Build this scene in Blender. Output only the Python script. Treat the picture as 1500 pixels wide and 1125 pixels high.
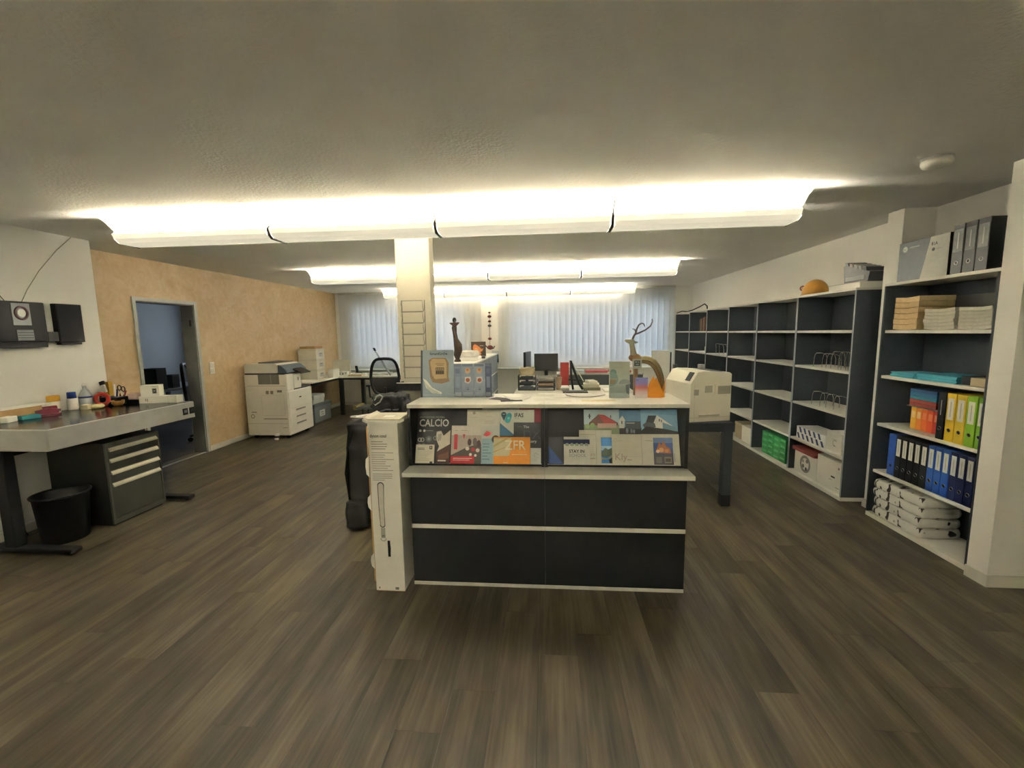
import bpy, bmesh, math, random
from mathutils import Vector, Matrix, noise
random.seed(7)
R = math.radians
PI = math.pi
scene = bpy.context.scene
COL = scene.collection
for o in list(bpy.data.objects):
    bpy.data.objects.remove(o)

# ------------------------------------------------------------------ camera
cam_d = bpy.data.cameras.new('camera')
cam_d.sensor_fit = 'HORIZONTAL'
cam_d.sensor_width = 36.0
cam_d.lens = 626.9 / 1500 * 36.0
cam_d.clip_start = 0.05
cam = bpy.data.objects.new('camera', cam_d)
COL.objects.link(cam)
_yaw, _pit, _rol = -0.08276, -0.11949, -0.01536
_F = Vector((math.sin(_yaw) * math.cos(_pit), math.cos(_yaw) * math.cos(_pit), math.sin(_pit)))
_Rt = Vector((math.cos(_yaw), -math.sin(_yaw), 0))
_U = _Rt.cross(_F)
_c, _s = math.cos(_rol), math.sin(_rol)
_X = _c * _Rt + _s * _U
_Y = -_s * _Rt + _c * _U
cam.matrix_world = Matrix(((_X.x, _Y.x, -_F.x, 0), (_X.y, _Y.y, -_F.y, 0), (_X.z, _Y.z, -_F.z, 1.52), (0, 0, 0, 1)))
scene.camera = cam

# ------------------------------------------------------------------ world (overcast daylight outside the windows)
SKY = 0.24
world = bpy.data.worlds.new('sky')
scene.world = world
world.use_nodes = True
bg = world.node_tree.nodes['Background']
bg.inputs[0].default_value = (0.78, 0.88, 1.0, 1)
bg.inputs[1].default_value = SKY

# lamp strengths
TUBE = 55.0
TUBE_COL = (1.0, 0.935, 0.82)
TROUGH = 0.078
scene.view_settings.view_transform = 'Standard'
scene.view_settings.look = 'None'
scene.view_settings.exposure = 2.95
scene.view_settings.gamma = 1.0
scene.view_settings.use_curve_mapping = False

def area(name, loc, rot, sx, sy, power, col):
    d = bpy.data.lights.new(name, 'AREA')
    d.shape = 'RECTANGLE'; d.size = sx; d.size_y = sy; d.energy = power; d.color = col
    o = bpy.data.objects.new(name, d); COL.objects.link(o)
    o.location = loc; o.rotation_euler = rot
    return o
# added lamp imitating daylight in the side room; its far wall is closed
area('side_room_fill_light', (-6.0, 7.93, 1.5), (R(-90), 0, 0), 1.4, 1.2, 1.9, (0.72, 0.85, 1.0))

# ------------------------------------------------------------------ materials
MC = {}
def lin(h):
    h = h.lstrip('#')
    v = [int(h[i:i + 2], 16) / 255 for i in (0, 2, 4)]
    return [(c / 12.92 if c <= 0.04045 else ((c + 0.055) / 1.055) ** 2.4) for c in v]

def M(h, rough=0.6, metal=0.0, var=0.06, scale=9.0, bump=0.0, bscale=150.0, stretch=None):
    """procedural material: base colour with faint mottling, optional fine relief"""
    k = (h, rough, metal, var, scale, bump, bscale, stretch)
    if k in MC:
        return MC[k]
    m = bpy.data.materials.new('surface_' + h.lstrip('#'))
    m.use_nodes = True
    nt = m.node_tree; n = nt.nodes; L = nt.links
    b = n['Principled BSDF']
    b.inputs['Roughness'].default_value = rough
    b.inputs['Metallic'].default_value = metal
    b.inputs['Specular IOR Level'].default_value = 0.35
    c = lin(h)
    tc = n.new('ShaderNodeTexCoord'); mp = n.new('ShaderNodeMapping')
    if stretch: mp.inputs['Scale'].default_value = stretch
    L.new(tc.outputs['Object'], mp.inputs[0])
    nz = n.new('ShaderNodeTexNoise'); nz.inputs['Scale'].default_value = scale; nz.inputs['Detail'].default_value = 3
    L.new(mp.outputs[0], nz.inputs['Vector'])
    rp = n.new('ShaderNodeValToRGB')
    rp.color_ramp.elements[0].position = 0.3; rp.color_ramp.elements[1].position = 0.7
    rp.color_ramp.elements[0].color = [max(0, x * (1 - var)) for x in c] + [1]
    rp.color_ramp.elements[1].color = [min(1, x * (1 + var)) for x in c] + [1]
    L.new(nz.outputs[0], rp.inputs[0]); L.new(rp.outputs[0], b.inputs['Base Color'])
    if bump:
        n2 = n.new('ShaderNodeTexNoise'); n2.inputs['Scale'].default_value = bscale; n2.inputs['Detail'].default_value = 2
        L.new(mp.outputs[0], n2.inputs['Vector'])
        bp = n.new('ShaderNodeBump'); bp.inputs['Strength'].default_value = bump; bp.inputs['Distance'].default_value = 0.004
        L.new(n2.outputs[0], bp.inputs['Height']); L.new(bp.outputs[0], b.inputs['Normal'])
    MC[k] = m
    return m

def emis(name, col, strength, base=(0.8, 0.8, 0.75)):
    m = bpy.data.materials.new(name); m.use_nodes = True
    b = m.node_tree.nodes['Principled BSDF']
    b.inputs['Base Color'].default_value = (*base, 1)
    b.inputs['Emission Color'].default_value = (*col, 1)
    b.inputs['Emission Strength'].default_value = strength
    b.inputs['Roughness'].default_value = 0.5
    return m

def glassy(name, col=(0.9, 0.95, 0.95), alpha=0.2, rough=0.05):
    m = bpy.data.materials.new(name); m.use_nodes = True
    n = m.node_tree.nodes; L = m.node_tree.links
    out = n['Material Output']; n.remove(n['Principled BSDF'])
    t = n.new('ShaderNodeBsdfTransparent'); g = n.new('ShaderNodeBsdfGlossy'); mx = n.new('ShaderNodeMixShader')
    g.inputs['Roughness'].default_value = rough; g.inputs['Color'].default_value = (0.9, 0.9, 0.9, 1)
    t.inputs['Color'].default_value = (*col, 1)
    mx.inputs[0].default_value = alpha
    L.new(t.outputs[0], mx.inputs[1]); L.new(g.outputs[0], mx.inputs[2]); L.new(mx.outputs[0], out.inputs[0])
    return m

def slat_material():
    m = bpy.data.materials.new('blind_fabric'); m.use_nodes = True
    n = m.node_tree.nodes; L = m.node_tree.links
    out = n['Material Output']; n.remove(n['Principled BSDF'])
    d = n.new('ShaderNodeBsdfDiffuse'); t = n.new('ShaderNodeBsdfTranslucent'); mx = n.new('ShaderNodeMixShader')
    d.inputs[0].default_value = (0.66, 0.65, 0.62, 1); t.inputs[0].default_value = (0.74, 0.75, 0.74, 1)
    mx.inputs[0].default_value = 0.42
    L.new(d.outputs[0], mx.inputs[1]); L.new(t.outputs[0], mx.inputs[2]); L.new(mx.outputs[0], out.inputs[0])
    return m

def plank_material():
    m = bpy.data.materials.new('vinyl_plank'); m.use_nodes = True
    n = m.node_tree.nodes; L = m.node_tree.links
    b = n['Principled BSDF']
    ge = n.new('ShaderNodeNewGeometry'); oi = n.new('ShaderNodeObjectInfo')
    ad = n.new('ShaderNodeMath'); ad.operation = 'ADD'
    L.new(ge.outputs['Random Per Island'], ad.inputs[0]); L.new(oi.outputs['Random'], ad.inputs[1])
    fr = n.new('ShaderNodeMath'); fr.operation = 'FRACT'; L.new(ad.outputs[0], fr.inputs[0])
    ml = n.new('ShaderNodeMath'); ml.operation = 'MULTIPLY'; ml.inputs[1].default_value = 37.0; L.new(fr.outputs[0], ml.inputs[0])
    cb = n.new('ShaderNodeCombineXYZ'); L.new(ml.outputs[0], cb.inputs[0]); L.new(ml.outputs[0], cb.inputs[1])
    va = n.new('ShaderNodeVectorMath'); va.operation = 'ADD'
    L.new(ge.outputs['Position'], va.inputs[0]); L.new(cb.outputs[0], va.inputs[1])
    def nz(sx, sy, sc, det):
        mp = n.new('ShaderNodeMapping'); mp.inputs['Scale'].default_value = (sx, sy, 1)
        L.new(va.outputs[0], mp.inputs[0])
        t = n.new('ShaderNodeTexNoise'); t.inputs['Scale'].default_value = sc; t.inputs['Detail'].default_value = det
        L.new(mp.outputs[0], t.inputs['Vector']); return t
    a = nz(9, 1.3, 1.0, 3)      # long soft streaks
    g = nz(70, 3.0, 1.0, 4)     # grain
    rp = n.new('ShaderNodeValToRGB'); e = rp.color_ramp.elements
    e[0].position = 0.32; e[1].position = 0.70
    e[0].color = (*lin('#2b261d'), 1); e[1].color = (*lin('#6a5f49'), 1)
    mid = rp.color_ramp.elements.new(0.5); mid.color = (*lin('#494131'), 1)
    m1 = n.new('ShaderNodeMath'); m1.operation = 'MULTIPLY_ADD'; m1.inputs[1].default_value = 0.30
    L.new(g.outputs[0], m1.inputs[0])
    m0 = n.new('ShaderNodeMath'); m0.operation = 'MULTIPLY'; m0.inputs[1].default_value = 0.66
    L.new(a.outputs[0], m0.inputs[0]); L.new(m0.outputs[0], m1.inputs[2])
    m2 = n.new('ShaderNodeMath'); m2.operation = 'MULTIPLY_ADD'; m2.inputs[1].default_value = 0.09
    L.new(fr.outputs[0], m2.inputs[0]); L.new(m1.outputs[0], m2.inputs[2])
    L.new(m2.outputs[0], rp.inputs[0]); L.new(rp.outputs[0], b.inputs['Base Color'])
    b.inputs['Roughness'].default_value = 0.47
    b.inputs['Specular IOR Level'].default_value = 0.4
    bp = n.new('ShaderNodeBump'); bp.inputs['Strength'].default_value = 0.25; bp.inputs['Distance'].default_value = 0.002
    L.new(g.outputs[0], bp.inputs['Height']); L.new(bp.outputs[0], b.inputs['Normal'])
    return m

def plaster_material():
    m = bpy.data.materials.new('ochre_plaster'); m.use_nodes = True
    n = m.node_tree.nodes; L = m.node_tree.links; b = n['Principled BSDF']
    tc = n.new('ShaderNodeTexCoord')
    t1 = n.new('ShaderNodeTexNoise'); t1.inputs['Scale'].default_value = 1.6; t1.inputs['Detail'].default_value = 6; t1.inputs['Distortion'].default_value = 1.2
    t2 = n.new('ShaderNodeTexNoise'); t2.inputs['Scale'].default_value = 7.0; t2.inputs['Detail'].default_value = 5; t2.inputs['Distortion'].default_value = 2.0
    L.new(tc.outputs['Object'], t1.inputs['Vector']); L.new(tc.outputs['Object'], t2.inputs['Vector'])
    mx = n.new('ShaderNodeMath'); mx.operation = 'MULTIPLY_ADD'; mx.inputs[1].default_value = 0.45
    h = n.new('ShaderNodeMath'); h.operation = 'MULTIPLY'; h.inputs[1].default_value = 0.55
    L.new(t1.outputs[0], h.inputs[0]); L.new(t2.outputs[0], mx.inputs[0]); L.new(h.outputs[0], mx.inputs[2])
    rp = n.new('ShaderNodeValToRGB'); e = rp.color_ramp.elements
    e[0].position = 0.30; e[1].position = 0.74
    e[0].color = (*lin('#b9976a'), 1); e[1].color = (*lin('#d2bc96'), 1)
    L.new(mx.outputs[0], rp.inputs[0]); L.new(rp.outputs[0], b.inputs['Base Color'])
    b.inputs['Roughness'].default_value = 0.5
    bp = n.new('ShaderNodeBump'); bp.inputs['Strength'].default_value = 0.15; bp.inputs['Distance'].default_value = 0.004
    L.new(t2.outputs[0], bp.inputs['Height']); L.new(bp.outputs[0], b.inputs['Normal'])
    return m

def spotted(h0, h1, scale, lo, hi, rough=0.5):
    """printed plastic film: light ground with dark strokes"""
    m = bpy.data.materials.new('printed_film'); m.use_nodes = True
    n = m.node_tree.nodes; L = m.node_tree.links; b = n['Principled BSDF']
    tc = n.new('ShaderNodeTexCoord'); mp = n.new('ShaderNodeMapping'); mp.inputs['Rotation'].default_value = (0.5, 0.6, 0.7); mp.inputs['Scale'].default_value = (1, 2.4, 1)
    t = n.new('ShaderNodeTexNoise'); t.inputs['Scale'].default_value = scale; t.inputs['Detail'].default_value = 1
    L.new(tc.outputs['Object'], mp.inputs[0]); L.new(mp.outputs[0], t.inputs['Vector'])
    rp = n.new('ShaderNodeValToRGB'); e = rp.color_ramp.elements
    e[0].position = lo; e[1].position = hi; e[0].color = (*lin(h1), 1); e[1].color = (*lin(h0), 1)
    L.new(t.outputs[0], rp.inputs[0]); L.new(rp.outputs[0], b.inputs['Base Color'])
    b.inputs['Roughness'].default_value = rough
    return m

WHITE_WALL = M('#eeebe2', 0.85, var=0.02, scale=3, bump=0.12, bscale=220)
CEIL = M('#efece4', 0.8, var=0.02, scale=3, bump=1.0, bscale=60)
PLASTER = plaster_material()
PLANK = plank_material()
SLAT = slat_material()
ANTH_S = M('#3a4046', 0.55, var=0.08, scale=40, bump=0.08, bscale=600)
ANTH = M('#131517', 0.55, var=0.08, scale=40, bump=0.08, bscale=600)
ANTH_EDGE = M('#a6abae', 0.5)
BOARD = M('#dcd8cc', 0.5, var=0.03)
BLACK = M('#121315', 0.55)
BLACKM = M('#101112', 0.65)
DGREY = M('#3a3d40', 0.5)
GREY = M('#85888a', 0.5)
LGREY = M('#b9b9b4', 0.5)
OFFW = M('#e8e4d8', 0.45, var=0.03)
PAPER = M('#eeebe2', 0.7, var=0.03)
CREAM = M('#d9cda9', 0.6)
CARD = M('#b08d5f', 0.8, var=0.1)
ALU = M('#b5b6b4', 0.35, 0.6)
CHROME = M('#c8c8c6', 0.18, 1.0)
GLASS = glassy('window_glass', (0.93, 0.97, 1.0), 0.06)
ACRYL = glassy('clear_acrylic', (0.9, 0.94, 0.95), 0.12)

# ------------------------------------------------------------------ mesh builder
class B:
    def __init__(s):
        s.bm = bmesh.new()
    def box(s, x0, x1, y0, y1, z0, z1, bev=0.0, seg=2, mi=0):
        t = bmesh.new()
        r = bmesh.ops.create_cube(t, size=1.0)
        for v in t.verts:
            v.co = Vector((x0 + (v.co.x + .5) * (x1 - x0), y0 + (v.co.y + .5) * (y1 - y0), z0 + (v.co.z + .5) * (z1 - z0)))
        if bev:
            bmesh.ops.bevel(t, geom=t.edges[:], offset=bev, segments=seg, affect='EDGES', profile=0.5)
        s._merge(t, mi); return s
    def _merge(s, t, mi=0):
        mp = {}
        for v in t.verts: mp[v] = s.bm.verts.new(v.co)
        for f in t.faces:
            try:
                g = s.bm.faces.new([mp[v] for v in f.verts]); g.material_index = mi; g.smooth = f.smooth
            except ValueError: pass
        t.free()
    def poly(s, pts, mi=0):
        f = s.bm.faces.new([s.bm.verts.new(p) for p in pts]); f.material_index = mi; return f
    def prism(s, pts, a, b, axis='x', mi=0, smooth=False):
        """extrude a 2-D outline between a and b along an axis; outline coords are the other two axes in order"""
        def P(u, v, w):
            return {'x': (w, u, v), 'y': (u, w, v), 'z': (u, v, w)}[axis]
        n = len(pts)
        A = [s.bm.verts.new(P(p[0], p[1], a)) for p in pts]; Bv = [s.bm.verts.new(P(p[0], p[1], b)) for p in pts]
        fs = [s.bm.faces.new(A), s.bm.faces.new(Bv[::-1])]
        for i in range(n):
            f = s.bm.faces.new((A[i], Bv[i], Bv[(i + 1) % n], A[(i + 1) % n])); f.smooth = smooth; fs.append(f)
        for f in fs: f.material_index = mi
        return s
    def tube(s, path, r, n=8, mi=0, closed=False, cap=True):
        path = [Vector(p) for p in path]; N = len(path)
        rad = r if isinstance(r, (list, tuple)) else [r] * N
        rings = []; up = None
        for i, p in enumerate(path):
            if closed: d = path[(i + 1) % N] - path[i - 1]
            else: d = path[min(i + 1, N - 1)] - path[max(i - 1, 0)]
            if d.length < 1e-9: d = Vector((0, 0, 1))
            d.normalize()
            if up is None:
                up = Vector((0, 0, 1)) if abs(d.z) < 0.9 else Vector((1, 0, 0))
            a = up - d * up.dot(d)
            if a.length < 1e-6: a = d.orthogonal()
            a.normalize(); up = a
            b = d.cross(a)
            rings.append([s.bm.verts.new(p + rad[i] * (math.cos(2 * PI * k / n) * a + math.sin(2 * PI * k / n) * b)) for k in range(n)])
        for i in range(N if closed else N - 1):
            A, C = rings[i], rings[(i + 1) % N]
            for k in range(n):
                f = s.bm.faces.new((A[k], A[(k + 1) % n], C[(k + 1) % n], C[k])); f.smooth = True; f.material_index = mi
        if cap and not closed:
            for f in (s.bm.faces.new(rings[0][::-1]), s.bm.faces.new(rings[-1])): f.material_index = mi
        return s
    def lathe(s, prof, n=24, c=(0, 0), mi=0, smooth=True, ang=2 * PI, sx=1.0, sy=1.0):
        """prof: list of (radius, z)"""
        rings = []
        for r, z in prof:
            rings.append([s.bm.verts.new((c[0] + sx * r * math.cos(ang * k / n), c[1] + sy * r * math.sin(ang * k / n), z)) for k in range(n)])
        for i in range(len(rings) - 1):
            for k in range(n):
                f = s.bm.faces.new((rings[i][k], rings[i][(k + 1) % n], rings[i + 1][(k + 1) % n], rings[i + 1][k])); f.smooth = smooth; f.material_index = mi
        for ring, fl in ((rings[0], True), (rings[-1], False)):
            f = s.bm.faces.new(ring[::-1] if fl else ring); f.material_index = mi
        return s
    def cyl(s, p0, p1, r, n=16, mi=0):
        return s.tube([p0, p1], r, n, mi)
    def sphere(s, c, r, sx=1, sy=1, sz=1, n=14, mi=0):
        t = bmesh.new(); bmesh.ops.create_uvsphere(t, u_segments=n, v_segments=max(6, n // 2 + 2), radius=r)
        for v in t.verts: v.co = Vector((c[0] + v.co.x * sx, c[1] + v.co.y * sy, c[2] + v.co.z * sz))
        for f in t.faces: f.smooth = True
        s._merge(t, mi); return s
    def xf(s, m):
        bmesh.ops.transform(s.bm, matrix=m, verts=s.bm.verts[:]); return s
    def obj(s, name, mat, parent=None, loc=(0, 0, 0), rot=(0, 0, 0), fix=True):
        if fix: bmesh.ops.recalc_face_normals(s.bm, faces=s.bm.faces[:])
        me = bpy.data.meshes.new(name); s.bm.to_mesh(me); s.bm.free()
        for m in (mat if isinstance(mat, (list, tuple)) else [mat]): me.materials.append(m)
        o = bpy.data.objects.new(name, me); COL.objects.link(o)
        o.parent = parent; o.location = loc; o.rotation_euler = rot
        return o

def tag(o, label, cat, group=None):
    o['label'] = label; o['category'] = cat
    if group: o['group'] = group
    return o
def T(name, label, cat, loc, rz=0, group=None, rx=0, ry=0):
    o = bpy.data.objects.new(name, None); COL.objects.link(o)
    o.empty_display_size = 0.1
    o.location = loc; o.rotation_euler = (rx, ry, rz)
    return tag(o, label, cat, group)
def struct(o):
    o['kind'] = 'structure'; return o
def dup(root, loc, rz=None, label=None, group=None):
    def cp(o, par):
        c = o.copy(); COL.objects.link(c); c.parent = par
        for ch in list(o.children): cp(ch, c)
        return c
    r = cp(root, None); r.location = loc
    if rz is not None: r.rotation_euler = (root.rotation_euler[0], root.rotation_euler[1], rz)
    if label: r['label'] = label
    if group: r['group'] = group
    return r
def linked(src, name, parent, loc, rot=(0, 0, 0)):
    o = bpy.data.objects.new(name, src); COL.objects.link(o); o.parent = parent; o.location = loc; o.rotation_euler = rot
    return o
def bx(name, label, cat, x0, x1, y0, y1, z0, z1, mat, bev=0.002, group=None, rz=0):
    """single-mesh box-like thing with its origin at the base centre"""
    cx, cy = (x0 + x1) / 2, (y0 + y1) / 2
    o = B().box(x0 - cx, x1 - cx, y0 - cy, y1 - cy, 0, z1 - z0, bev).obj(name, mat, None, (cx, cy, z0), (0, 0, rz))
    return tag(o, label, cat, group)

# --- flat print: polygons on a plane facing local -y
def rect(x0, z0, x1, z1): return [(x0, z0), (x1, z0), (x1, z1), (x0, z1)]
def circ(cx, cz, r, n=20, sz=1.0): return [(cx + r * math.cos(2 * PI * k / n), cz + sz * r * math.sin(2 * PI * k / n)) for k in range(n)]
def ringp(cx, cz, r0, r1, n=20, a0=0, a1=2 * PI):
    return [(cx + r1 * math.cos(a0 + (a1 - a0) * k / n), cz + r1 * math.sin(a0 + (a1 - a0) * k / n)) for k in range(n + 1)] + \
           [(cx + r0 * math.cos(a1 + (a0 - a1) * k / n), cz + r0 * math.sin(a1 + (a0 - a1) * k / n)) for k in range(n + 1)]
def prints(parent, layers, y, name='printed_design', step=0.00025):
    b = B(); mats = []; idx = {}
    for i, (pts, h) in enumerate(layers):
        if h not in idx:
            idx[h] = len(mats); mats.append(M(h, 0.55, var=0.05, scale=30))
        b.poly([(p[0], y - step * (i + 1), p[1]) for p in pts], idx[h])
    return b.obj(name, mats, parent, fix=False)
def text(parent, body, x, z, size, h, y, align='LEFT', name='lettering', sx=1.0, bold=0.0):
    cu = bpy.data.curves.new('lettering', 'FONT'); cu.body = body; cu.size = size; cu.align_x = align; cu.offset = bold; cu.resolution_u = 2
    to = bpy.data.objects.new('lettering_source', cu)
    me = bpy.data.meshes.new_from_object(to)
    bpy.data.objects.remove(to); bpy.data.curves.remove(cu)
    me.materials.clear(); me.materials.append(M(h, 0.55))
    me.transform(Matrix(((sx, 0, 0, 0), (0, 0, -1, 0), (0, 1, 0, 0), (0, 0, 0, 1))))
    o = bpy.data.objects.new(name, me); COL.objects.link(o); o.parent = parent; o.location = (x, y, z)
    return o
def textlines(x0, z1, w, n, pitch, th, h, seed=1):
    rr = random.Random(seed)
    return [(rect(x0, z1 - i * pitch - th, x0 + w * rr.uniform(.55, 1), z1 - i * pitch), h) for i in range(n)]

# ================================================================== SETTING
ZC = 2.405
# ---- floor with planks
fl = struct(B().box(-4.67, 4.45, -4.1, 9.0, -0.12, -0.004).obj('floor', M('#1b1815', 0.8)))
PW, PL = 0.1825, 1.22
pm = B().box(0.0006, PW - 0.0006, 0.0006, PL - 0.0006, -0.004, 0.0).obj('plank', PLANK, fl).data
first = [o for o in COL.objects if o.data == pm][0]
cells = []
for i in range(-26, 25):
    x = -0.047 + i * PW
    off = (i * 0.437 + 0.221 + (0.31 if i % 3 == 0 else 0)) % 1 * PL
    if i == -3: off = 1.441 % PL
    for j in range(-5, 9):
        y = off + j * PL - PL * 0
        if x + PW < -4.62 or x > 4.4 or y > 8.95 or y + PL < -4.0: continue
        cells.append((x, y))
def inview(x, y):
    cx, cy = x + PW / 2, y + PL / 2
    if cy < 0.75 or cx < -4.5 or cx > 2.9: return False
    if cx < -4.14 and cy < 3.7: return False
    return abs(cx + 0.08 * cy) < 1.22 * (cy + 0.4) + 0.25
vis = sorted([c for c in cells if inview(*c)], key=lambda c: math.hypot(c[0], c[1] + PL / 2))
keep = set(vis[:300])
n = 0
for c in vis[:300]:
    x, y = c
    if y + PL > 8.97 or x < -4.66: keep.discard(c); continue
    if n == 0: first.location = (x, y, 0)
    else: linked(pm, 'plank', fl, (x, y, 0))
    n += 1
rb = B()
for x, y in cells:
    if (x, y) in keep: continue
    x1, y0, y1 = min(x + PW, 4.44), max(y, -4.08), min(y + PL, 8.97)
    rb.box(max(x, -4.66) + .0006, x1 - .0006, y0 + .0006, y1 - .0006, -0.004, 0.0)
po = rb.obj('plank_field', PLANK, fl); po['kind'] = 'stuff'

# ---- ceiling
struct(B().box(-4.75, 4.5, -4.2, 9.25, ZC, ZC + 0.12).obj('ceiling', CEIL))

# ---- left wall, ochre plaster, with the door opening
DY0, DY1, DZ = 4.43, 5.215, 1.935
w = B()
w.box(-4.67, -4.52, 3.69, DY0, 0, ZC); w.box(-4.67, -4.52, DY1, 8.97, 0, ZC); w.box(-4.67, -4.52, DY0, DY1, DZ, ZC)
struct(w.obj('wall_left', PLASTER))
struct(B().box(-4.67, -4.14, -4.1, 3.69, 0, ZC).obj('wall_left_front', WHITE_WALL))
d1 = B()
FRM = M('#b4b3ac', 0.45, 0.2)
d1.box(-4.52, -4.505, DY0 - 0.04, DY0, 0, DZ + 0.04, .002); d1.box(-4.52, -4.505, DY1, DY1 + 0.045, 0, DZ + 0.04, .002)
d1.box(-4.52, -4.505, DY0, DY1, DZ, DZ + 0.04, .002)
dr = struct(d1.obj('door_1', FRM))
l = B(); l.box(-4.69, -4.52, DY1 - .012, DY1, 0.0, DZ); l.box(-4.69, -4.52, DY0, DY0 + .012, 0.0, DZ); l.box(-4.69, -4.52, DY0, DY1, DZ - .012, DZ)
l.obj('jamb_lining', M('#77777200'[:7], 0.5), dr)
B().box(-4.56, -4.52, DY0 + .012, DY1 - .012, 0.0, 0.006, .001).obj('threshold_strip', ALU, dr)
B().box(-4.575, -4.555, DY1 - .022, DY1 - .012, 1.66, 1.74).obj('hinge', DGREY, dr)
# side room seen through the door
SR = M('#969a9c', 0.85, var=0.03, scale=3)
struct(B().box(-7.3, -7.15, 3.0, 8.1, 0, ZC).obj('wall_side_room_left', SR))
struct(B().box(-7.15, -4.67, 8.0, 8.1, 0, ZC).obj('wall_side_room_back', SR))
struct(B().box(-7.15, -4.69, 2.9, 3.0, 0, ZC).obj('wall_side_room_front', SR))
struct(B().box(-7.3, -4.67, 2.9, 8.1, -0.12, 0.0).obj('floor_side_room', M('#3b3630', 0.6, var=0.2, scale=4)))
struct(B().box(-7.3, -4.75, 2.9, 8.1, ZC, ZC + .1).obj('ceiling_side_room', CEIL))

# ---- back wall with two windows
ZS, ZT = 0.86, 2.13
W1 = (-4.12, -1.72); W2 = (-0.76, 2.42)
w = B()
w.box(-4.67, 3.05, 8.97, 9.2, 0, ZS); w.box(-4.67, 3.05, 8.97, 9.2, ZT, ZC)
w.box(-4.67, W1[0], 8.97, 9.2, ZS, ZT); w.box(W1[1], W2[0], 8.97, 9.2, ZS, ZT); w.box(W2[1], 3.05, 8.97, 9.2, ZS, ZT)
struct(w.obj('wall_back', WHITE_WALL))
for i, (a, c) in enumerate((W1, W2)):
    f = B(); nb = 2 if i == 0 else 3
    f.box(a, c, 9.08, 9.14, ZS, ZS + .06); f.box(a, c, 9.08, 9.14, ZT - .06, ZT)
    for k in range(nb + 1):
        xx = a + (c - a) * k / nb
        f.box(max(a, xx - .035), min(c, xx + .035), 9.08, 9.14, ZS + .06, ZT - .06)
    wo = struct(f.obj('window_%d' % (i + 1), M('#e2e0d8', 0.4)))
    for k in range(nb):
        x0 = a + (c - a) * k / nb + .035; x1 = a + (c - a) * (k + 1) / nb - .035
        B().box(x0, x1, 9.105, 9.111, ZS + .06, ZT - .06).obj('pane', GLASS, wo)
    B().box(a - .25, c + .25 if i == 0 else c + .1, 8.70, 8.975, 0.76, 0.795, .004).obj('window_sill', M('#cfcec8', 0.4), wo)

# ---- right wall, pilaster and the near wall end
struct(B().box(2.92, 3.05, 2.69, 8.97, 0, ZC).obj('wall_right', WHITE_WALL))
struct(B().box(2.69, 2.92, 3.585, 3.74, 0, ZC).obj('wall_right_pilaster', WHITE_WALL))
struct(B().box(2.557, 4.45, 2.566, 2.69, 0, ZC).obj('wall_right_front', WHITE_WALL))
struct(B().box(4.35, 4.5, -4.1, 2.566, 0, ZC).obj('wall_right_side', WHITE_WALL))
struct(B().box(-4.67, 4.5, -4.2, -4.1, 0, ZC).obj('wall_front', WHITE_WALL))
SK = M('#d8d4c6', 0.45)
s_ = B(); s_.box(-4.52, -4.508, DY1 + .045, 8.97, 0, .07, .002)
struct(s_.obj('baseboard_left', SK))
struct(B().box(-4.508, 2.92, 8.958, 8.97, 0, .07, .002).obj('baseboard_back', SK))
s_ = B(); s_.box(2.545, 2.557, 2.554, 2.69, 0, .07, .002); s_.box(2.557, 4.35, 2.554, 2.566, 0, .07, .002)
struct(s_.obj('baseboard_right', SK))
struct(B().box(2.678, 2.69, 3.585, 3.75, 0, .07, .002).obj('baseboard_pilaster', SK))
struct(B().box(-4.14, -4.128, -4.1, 3.69, 0, .07, .002).obj('baseboard_left_front', SK))

# ---- free-standing pillar
struct(B().box(-1.339, -1.03, 3.8, 3.95, 0, ZC, .006).obj('wall_pillar', M('#b9b3a0', 0.8, var=0.02)))

# ================================================================== VERTICAL BLINDS
def slat_mesh(h):
    b = B(); n_ = 6; wd = 0.127
    rows = [[b.bm.verts.new((-wd / 2 + wd * k / n_, 0.003 * math.cos(PI * (k / n_ - .5)) - .0015, z)) for k in range(n_ + 1)] for z in (0, h)]
    for k in range(n_):
        f = b.bm.faces.new((rows[0][k], rows[0][k + 1], rows[1][k + 1], rows[1][k])); f.smooth = True
    return b
def blind(x0, x1, z0, label, yb):
    t = T('vertical_blind', label, 'blind', ((x0 + x1) / 2, yb, z0))
    h = ZC - 0.05 - z0
    B().box(x0 - (x0 + x1) / 2, x1 - (x0 + x1) / 2, -.025, .025, h, h + .045, .003).obj('head_rail', M('#d0cec6', 0.4), t)
    nn = int(round((x1 - x0) / 0.1135)); src = None
    for k in range(nn):
        xx = x0 + (k + .5) * (x1 - x0) / nn - (x0 + x1) / 2
        rz = R(19 + random.uniform(-2, 2))
        if src is None:
            o = slat_mesh(h).obj('slat', SLAT, t, (xx, 0, 0), (0, 0, rz), fix=False); src = o.data
        else:
            linked(src, 'slat', t, (xx, 0, 0), (0, 0, rz))
blind(-4.38, -1.36, 0.845, 'white vertical slat blind beside the ochre wall, behind the L-shaped desk', 8.86)
blind(-1.00, 2.54, 0.83, 'wide white vertical slat blind behind the middle desk with monitors', 8.86)

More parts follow.
